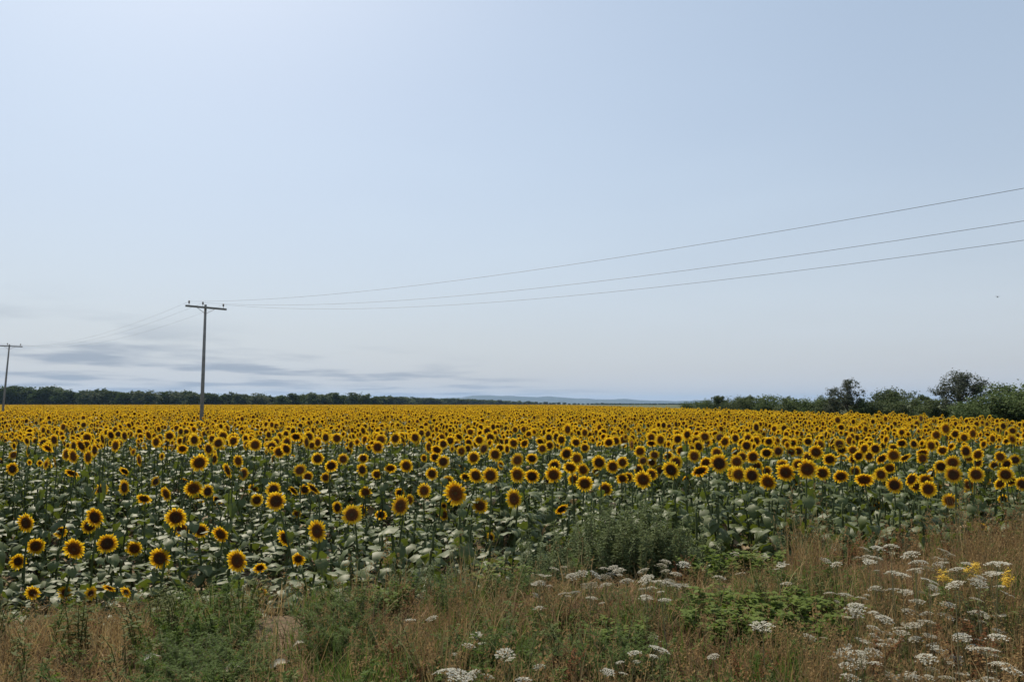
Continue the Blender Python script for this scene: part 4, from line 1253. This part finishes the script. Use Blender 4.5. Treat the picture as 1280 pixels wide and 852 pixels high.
for k, tok in enumerate(UMBELS.split()):
    q = tok.split(','); ux, uy, us = float(q[0]), float(q[1]), float(q[2])
    cream = len(q) > 3
    rd = random.Random(3000 + k)
    d = UPOS[k]
    p = at(ux, uy, d); gz = ground_z(p.x, p.y); h = max(p.z - gz, 0.12)
    S = min(max(us * d / FPX * 1.22, 0.06), 0.15)
    root = empty('wild_carrot', (p.x, p.y, gz - 0.01), rd.uniform(0, 6.28))
    m = MB(); bx, by = rd.uniform(-.05, .05), rd.uniform(-.05, .05)
    top = Vector((0, 0, h - 0.26 * S))
    m.tube([(bx, by, 0), (bx * 0.6, by * 0.6, h * 0.4), (bx * 0.1, by * 0.1, h * 0.8), top], [0.003, 0.0028, 0.0024, 0.002], 4, cap=False)
    m.build('stem', M_wstem, root)
    fw, fc, ry = UMB[rd.randrange(4) if cream else rd.randrange(3)]
    tl = Matrix.Translation((0, 0, h)) @ Matrix.Rotation(R(rd.gauss(0, 11)), 4, 'X') @ Matrix.Rotation(R(rd.gauss(0, 11)), 4, 'Y') @ Matrix.Rotation(rd.uniform(0, 6), 4, 'Z') @ Matrix.Diagonal((S, S, S, 1))
    ur = mobj('umbel', ry, root, tl)
    fo_ = mobj('florets', fc if cream else fw, ur); fo_['kind'] = 'stuff'
    if rd.random() < 0.5:        # a smaller umbel on a side branch
        a2 = rd.uniform(0, 6.28); b0 = Vector((bx * 0.3, by * 0.3, h * 0.55)); b1 = Vector((0.09 * math.cos(a2), 0.09 * math.sin(a2), h * rd.uniform(0.82, 0.98)))
        mb2 = MB(); mb2.tube([b0, b0.lerp(b1, 0.5) + Vector((0.02 * math.cos(a2), 0.02 * math.sin(a2), 0)), b1 - Vector((0, 0, 0.015))], [0.002, 0.0018, 0.0014], 3, cap=False)
        br = mb2.build('side_branch', M_wstem, root)
        S2 = S * rd.uniform(0.45, 0.7)
        f2 = mobj('florets', fc if cream or rd.random() < 0.4 else fw, br, Matrix.Translation(b1) @ Matrix.Rotation(R(rd.gauss(0, 14)), 4, 'X') @ Matrix.Diagonal((S2, S2, S2, 1))); f2['kind'] = 'stuff'
    lf = mobj('leaf', LACELEAF, root, Matrix.Rotation(rd.uniform(0, 6), 4, 'Z')); 
    LACE.append([root, ux, uy, us, S, 'cream ' if cream else 'white '])
label_set(LACE, 'wild carrot umbel', WB, 'wildflower', 'wild carrot flowers on the verge', WC)

# -- yellow flower heads among the white umbels
YEL = []
ys, yf = herb_mesh(71, 5, 0.7, 0.07, 22, 0.05, 0.22, 0.9)
YS, YL = ys.mesh('stem', [M_wstem]), yf.mesh('leaves', [M_olive])
for k, (ux, uy, d, lab) in enumerate([(1215, 709, 5.4, 'biggest yellow flower cluster between white umbels at the right'), (1182, 715, 5.5, 'left one of three yellow flower clusters at the right'), (1261, 718, 5.2, 'right one of three yellow flower clusters near the picture edge')]):
    p = at(ux, uy, d); gz = ground_z(p.x, p.y); h = p.z - gz
    root = empty('yellow_wildflower', (p.x, p.y, gz - 0.01), k * 2.0)
    root.scale = (1, 1, h / 0.7)
    mobj('stem', YS, root); lv = mobj('leaves', YL, root); lv['kind'] = 'stuff'
    m = MB(); rd = random.Random(k)
    for c in range(9):
        a = rd.uniform(0, 6.28); r = 0.045 * math.sqrt(rd.random()); c0 = Vector((r * math.cos(a), r * math.sin(a), 0.7 + rd.uniform(-.07, .05)))
        for f in range(44):
            p0 = c0 + Vector((rd.gauss(0, .012), rd.gauss(0, .012), rd.gauss(0, .012))); s = 0.006
            ph = rd.uniform(0, 6)
            m.add([p0 + Vector((s * math.cos(ph + i * 2.09), s * math.sin(ph + i * 2.09), s * rd.uniform(-.5, .5))) for i in range(3)], [(0, 1, 2)])
    fo_ = m.build('florets', M_yellow, root, smooth=False); fo_['kind'] = 'stuff'
    tag(root, lab, 'wildflower', 'yellow flower clusters on the verge')

# -- pale dead leaves lying by the bare soil
for k, (ux, uy, d, ln, az, lab) in enumerate([(248, 846, 4.45, 0.12, 1.3, 'pale dead leaf standing at the lower left bottom edge'), (290, 838, 4.55, 0.15, 0.45, 'long pale dead leaf left of the bare soil'), (350, 832, 4.65, 0.16, 0.35, 'long pale dead leaf on the bare soil patch'),
        (188, 824, 4.75, 0.12, 0.6, 'pale dead leaf left of the green feathery weeds'), (375, 806, 5.0, 0.09, 0.1, 'small pale dead leaf at the right of the bare soil')]):
    p = at(ux, uy, d)
    gz = ground_z(p.x, p.y)
    m = MB(); V = []
    for i in range(6):
        u = i / 5; w = ln * 0.16 * math.sin(math.pi * min(0.97, 0.08 + u)) ; z = 0.03 * math.sin(u * 3) 
        V += [(u * ln - ln / 2, -w, z + w * 0.4), (u * ln - ln / 2, 0, z), (u * ln - ln / 2, w, z + w * 0.4)]
    F = []
    for i in range(5):
        for j in range(2): F.append((3 * i + j, 3 * i + j + 1, 3 * i + j + 4, 3 * i + j + 3))
    m.add(V, F)
    o = m.build('dead_leaf', M_deadleaf)
    o.location = (p.x, p.y, max(p.z, gz + 0.03)); o.rotation_euler = (0.5, -0.15 if k else -1.0, az)
    tag(o, lab, 'leaf', 'pale dead leaves by the bare soil')

#@@HAZE
# ------------------------------------------------------------------ summer haze: one box of even thin air
hz = MB()
hz.box((0, 7000, 77.0), (15500, 9000, 79.0))
m_h, nt_h, out_h = mat('thin haze')
pv = N(nt_h, 'ShaderNodeVolumePrincipled')
pv.inputs['Color'].default_value = (0.42, 0.66, 1.0, 1)
pv.inputs['Density'].default_value = 0.00006
pv.inputs['Anisotropy'].default_value = 0.3
nt_h.links.new(pv.outputs[0], out_h.inputs['Volume'])
ho = hz.build('haze', m_h, smooth=False)
tag(ho, 'thin bluish summer haze over the far land', 'haze', kind='stuff')
